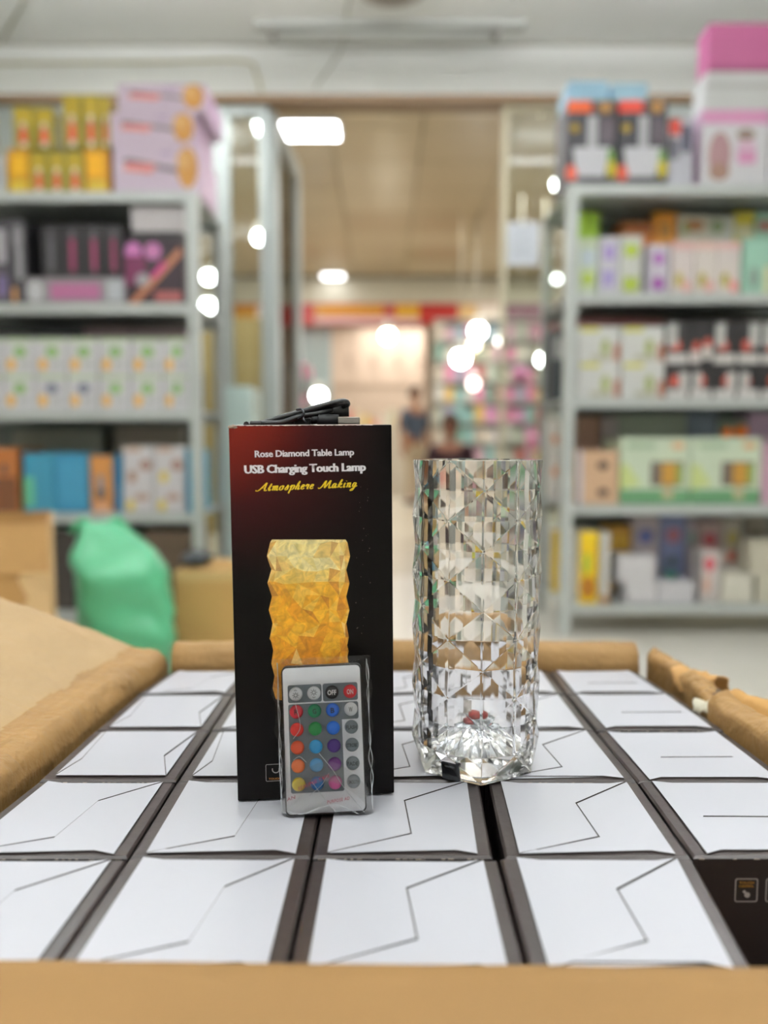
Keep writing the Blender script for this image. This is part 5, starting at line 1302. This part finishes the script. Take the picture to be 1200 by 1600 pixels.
def hand(nodes, edges, wi, W, dirv, side):
    """palm and five short curled fingers chained from wrist index wi"""
    d = Vector(dirv).normalized(); n = d.cross(Vector((side, .2, .1))).normalized(); w = d.cross(n)
    pi = len(nodes); nodes.append(((Vector(W)+d*.05), (.032, .017))); edges.append((wi, pi))
    for k, (o_, l) in enumerate(((-.027, .062), (-.009, .070), (.009, .066), (.026, .052))):
        a = len(nodes); nodes.append((Vector(W)+d*.085+w*o_, .0095)); nodes.append((Vector(W)+d*(.085+l*.55)+w*o_+n*.008, .0085)); nodes.append((Vector(W)+d*(.085+l)+w*o_+n*.022, .007))
        edges += [(pi, a), (a, a+1), (a+1, a+2)]
    a = len(nodes); nodes.append((Vector(W)+d*.035+w*-.038+n*.008, .011)); nodes.append((Vector(W)+d*.065+w*-.05+n*.016, .009)); edges += [(pi, a), (a, a+1)]
def person(label, loc, rz, seated, hgt, cskin, cshirt, cpants, chair_, cshoe, arms):
    t = thing('person', label, 'person', loc, rz); s = hgt/1.72
    V_ = lambda x, y, z: Vector((x*s, y*s, z*s))
    hz_ = .93 if not seated else .50
    z0 = hz_
    N = [(V_(0, 0, z0), (.15*s, .11*s)), (V_(0, 0, z0+.16), (.135*s, .10*s)), (V_(0, 0, z0+.34), (.165*s, .11*s)), (V_(0, 0, z0+.47), (.13*s, .085*s)), (V_(0, 0, z0+.53), .055*s), (V_(0, -.01, z0+.59), .05*s),
         (V_(0, -.015, z0+.65), (.065*s, .075*s)), (V_(0, -.012, z0+.72), (.075*s, .092*s)), (V_(0, -.005, z0+.78), (.055*s, .07*s))]
    E = [(0, 1), (1, 2), (2, 3), (3, 4), (4, 5), (5, 6), (6, 7), (7, 8)]
    AR = []; LG = []
    for sd in (-1, 1):
        sh = V_(sd*.185, 0, z0+.45); el = Vector(arms[0])*s; el = Vector((sd*el.x, el.y, el.z)) + V_(0, 0, z0); wr = Vector((sd*arms[1][0]*s, arms[1][1]*s, arms[1][2]*s)) + V_(0, 0, z0)
        i = len(N); N += [(sh, .055*s), (el, .042*s), (wr, .028*s)]; E += [(3, i), (i, i+1), (i+1, i+2)]; AR.append((sh, el, wr))
        hand(N, E, i+2, wr, (wr-el), sd)
        hip = V_(sd*.095, 0, z0-.04)
        if seated: kn = V_(sd*.14, -.42, z0-.03); an = V_(sd*.13, -.40, .08)
        else: kn = V_(sd*.10, -.02, .50); an = V_(sd*.10, .02, .09)
        i = len(N); N += [(hip, .085*s), (kn, .058*s), (an, .040*s), (an+V_(0, -.10, -.045), .035*s), (an+V_(0, -.17, -.055), .028*s)]
        E += [(0, i), (i, i+1), (i+1, i+2), (i+2, i+3), (i+3, i+4)]; LG.append((hip, kn, an))
    body = skin('body', N, E, M(cskin, .55, var=.04), t, 2)
    # face: nose, eyes, mouth, ears
    bm = bmesh.new()
    hc = V_(0, -.012, z0+.69)
    tube(bm, [hc+V_(0, -.085, .022), hc+V_(0, -.104, -.008), hc+V_(0, -.084, -.016)], .010*s, 6)
    for sd in (-1, 1): tube(bm, [hc+V_(sd*.074, .0, .02), hc+V_(sd*.084, .008, .008), hc+V_(sd*.074, .004, -.02)], .009*s, 6)
    bm_obj('nose_and_ears', bm, M(cskin, .55, var=.04), t, True)
    bm = bmesh.new()
    for sd in (-1, 1):
        r = bmesh.ops.create_icosphere(bm, subdivisions=2, radius=.011*s)
        bmesh.ops.translate(bm, vec=hc+V_(sd*.03, -.078, .02), verts=r['verts'])
        tube(bm, [hc+V_(sd*.045, -.078, .042), hc+V_(sd*.018, -.088, .044)], .004*s, 5, smooth=1)
    bm_obj('eyes', bm, M('201815', .4), t, True)
    bm = bmesh.new(); tube(bm, [hc+V_(-.022, -.082, -.042), hc+V_(0, -.090, -.044), hc+V_(.022, -.082, -.042)], .006*s, 6); bm_obj('mouth', bm, M('8c4a42', .5), t, True)
    bm = bmesh.new(); bmesh.ops.create_icosphere(bm, subdivisions=3, radius=.1*s)
    for v in bm.verts:
        c = v.co.copy(); v.co = Vector((c.x*.92, c.y*1.12, c.z*1.05))*(1+.04*noise.noise(c*40))
        if c.y < -.03*s and c.z < .035*s: v.co.y = -.03*s
        if c.z < -.055*s: v.co.z = -.055*s if not chair_[1] else v.co.z*1.6
        v.co += hc + V_(0, .012, .045)
    bm_obj('hair', bm, M(chair_[0], .5, var=.1), t, True)
    k = 1.16
    SN = [(V_(0, 0, z0-.05), (.16*s, .125*s)), (V_(0, 0, z0+.16), (.15*s, .118*s)), (V_(0, 0, z0+.34), (.182*s, .125*s)), (V_(0, 0, z0+.465), (.145*s, .098*s)), (V_(0, 0, z0+.525), .064*s)]
    SE = [(0, 1), (1, 2), (2, 3), (3, 4)]
    for sh, el, wr in AR:
        i = len(SN); SN += [(sh, .068*s), (el, .056*s), (el.lerp(wr, .8 if chair_[1] else .1), .046*s)]; SE += [(3, i), (i, i+1), (i+1, i+2)]
    skin('shirt', SN, SE, M(cshirt, .8, var=.08), t, 2)
    PN = [(V_(0, 0, z0-.02), (.155*s, .12*s)), (V_(0, 0, z0-.06), (.14*s, .115*s))]; PE = [(0, 1)]
    for hip, kn, an in LG:
        i = len(PN); PN += [(hip, .098*s), (kn, .072*s), (kn.lerp(an, .93), .056*s)]; PE += [(1, i), (i, i+1), (i+1, i+2)]
    skin('trousers', PN, PE, M(cpants, .8, var=.06), t, 2)
    for hip, kn, an in LG:
        bm = bmesh.new(); addbox(bm, an.x-.045*s, an.x+.045*s, an.y-.20*s, an.y+.06*s, .0, .075*s, 0, .025*s); bm_obj('shoe', bm, M(cshoe, .5), t, True)
    return t
Ym = 10.2
person('person in a dark grey blue shirt standing in the far shop, arms hanging down', (at(648, 600, Ym).x, Ym, FLOOR), math.radians(35), False, 1.50, '9a6a4c', '4a5568', 'b8a890', ('2b211c', 0), '3a3230', ((.23, .02, .20), (.25, -.06, -.05)))
Yw = 6.2; xw = at(704, 660, Yw).x
hw = at(704, 650, Yw).z - FLOOR
ss = hw/(0.50+.80)
person('person with dark hair in a dark maroon top sitting on a stool', (xw, Yw, FLOOR), math.radians(-12), True, 1.72*ss, '8f5f48', '33161f', '3a3640', ('1e1614', 1), '2a2422', ((.25, -.04, .20), (.17, -.26, .06)))
stl = thing('stool', 'low wooden stool under the seated person in maroon', 'stool', (xw, Yw, FLOOR))
sz = .50*ss - .155*ss
box('seat', -.17, .17, -.15, .17, sz-.03, sz, M('8a6a48', .6), stl, .006)
for sx_ in (-1, 1):
    for sy_ in (-1, 1): box('leg', sx_*.14-.015, sx_*.14+.015, .01+sy_*.13-.015, .01+sy_*.13+.015, 0, sz-.03, M('7d5f40', .6), stl)
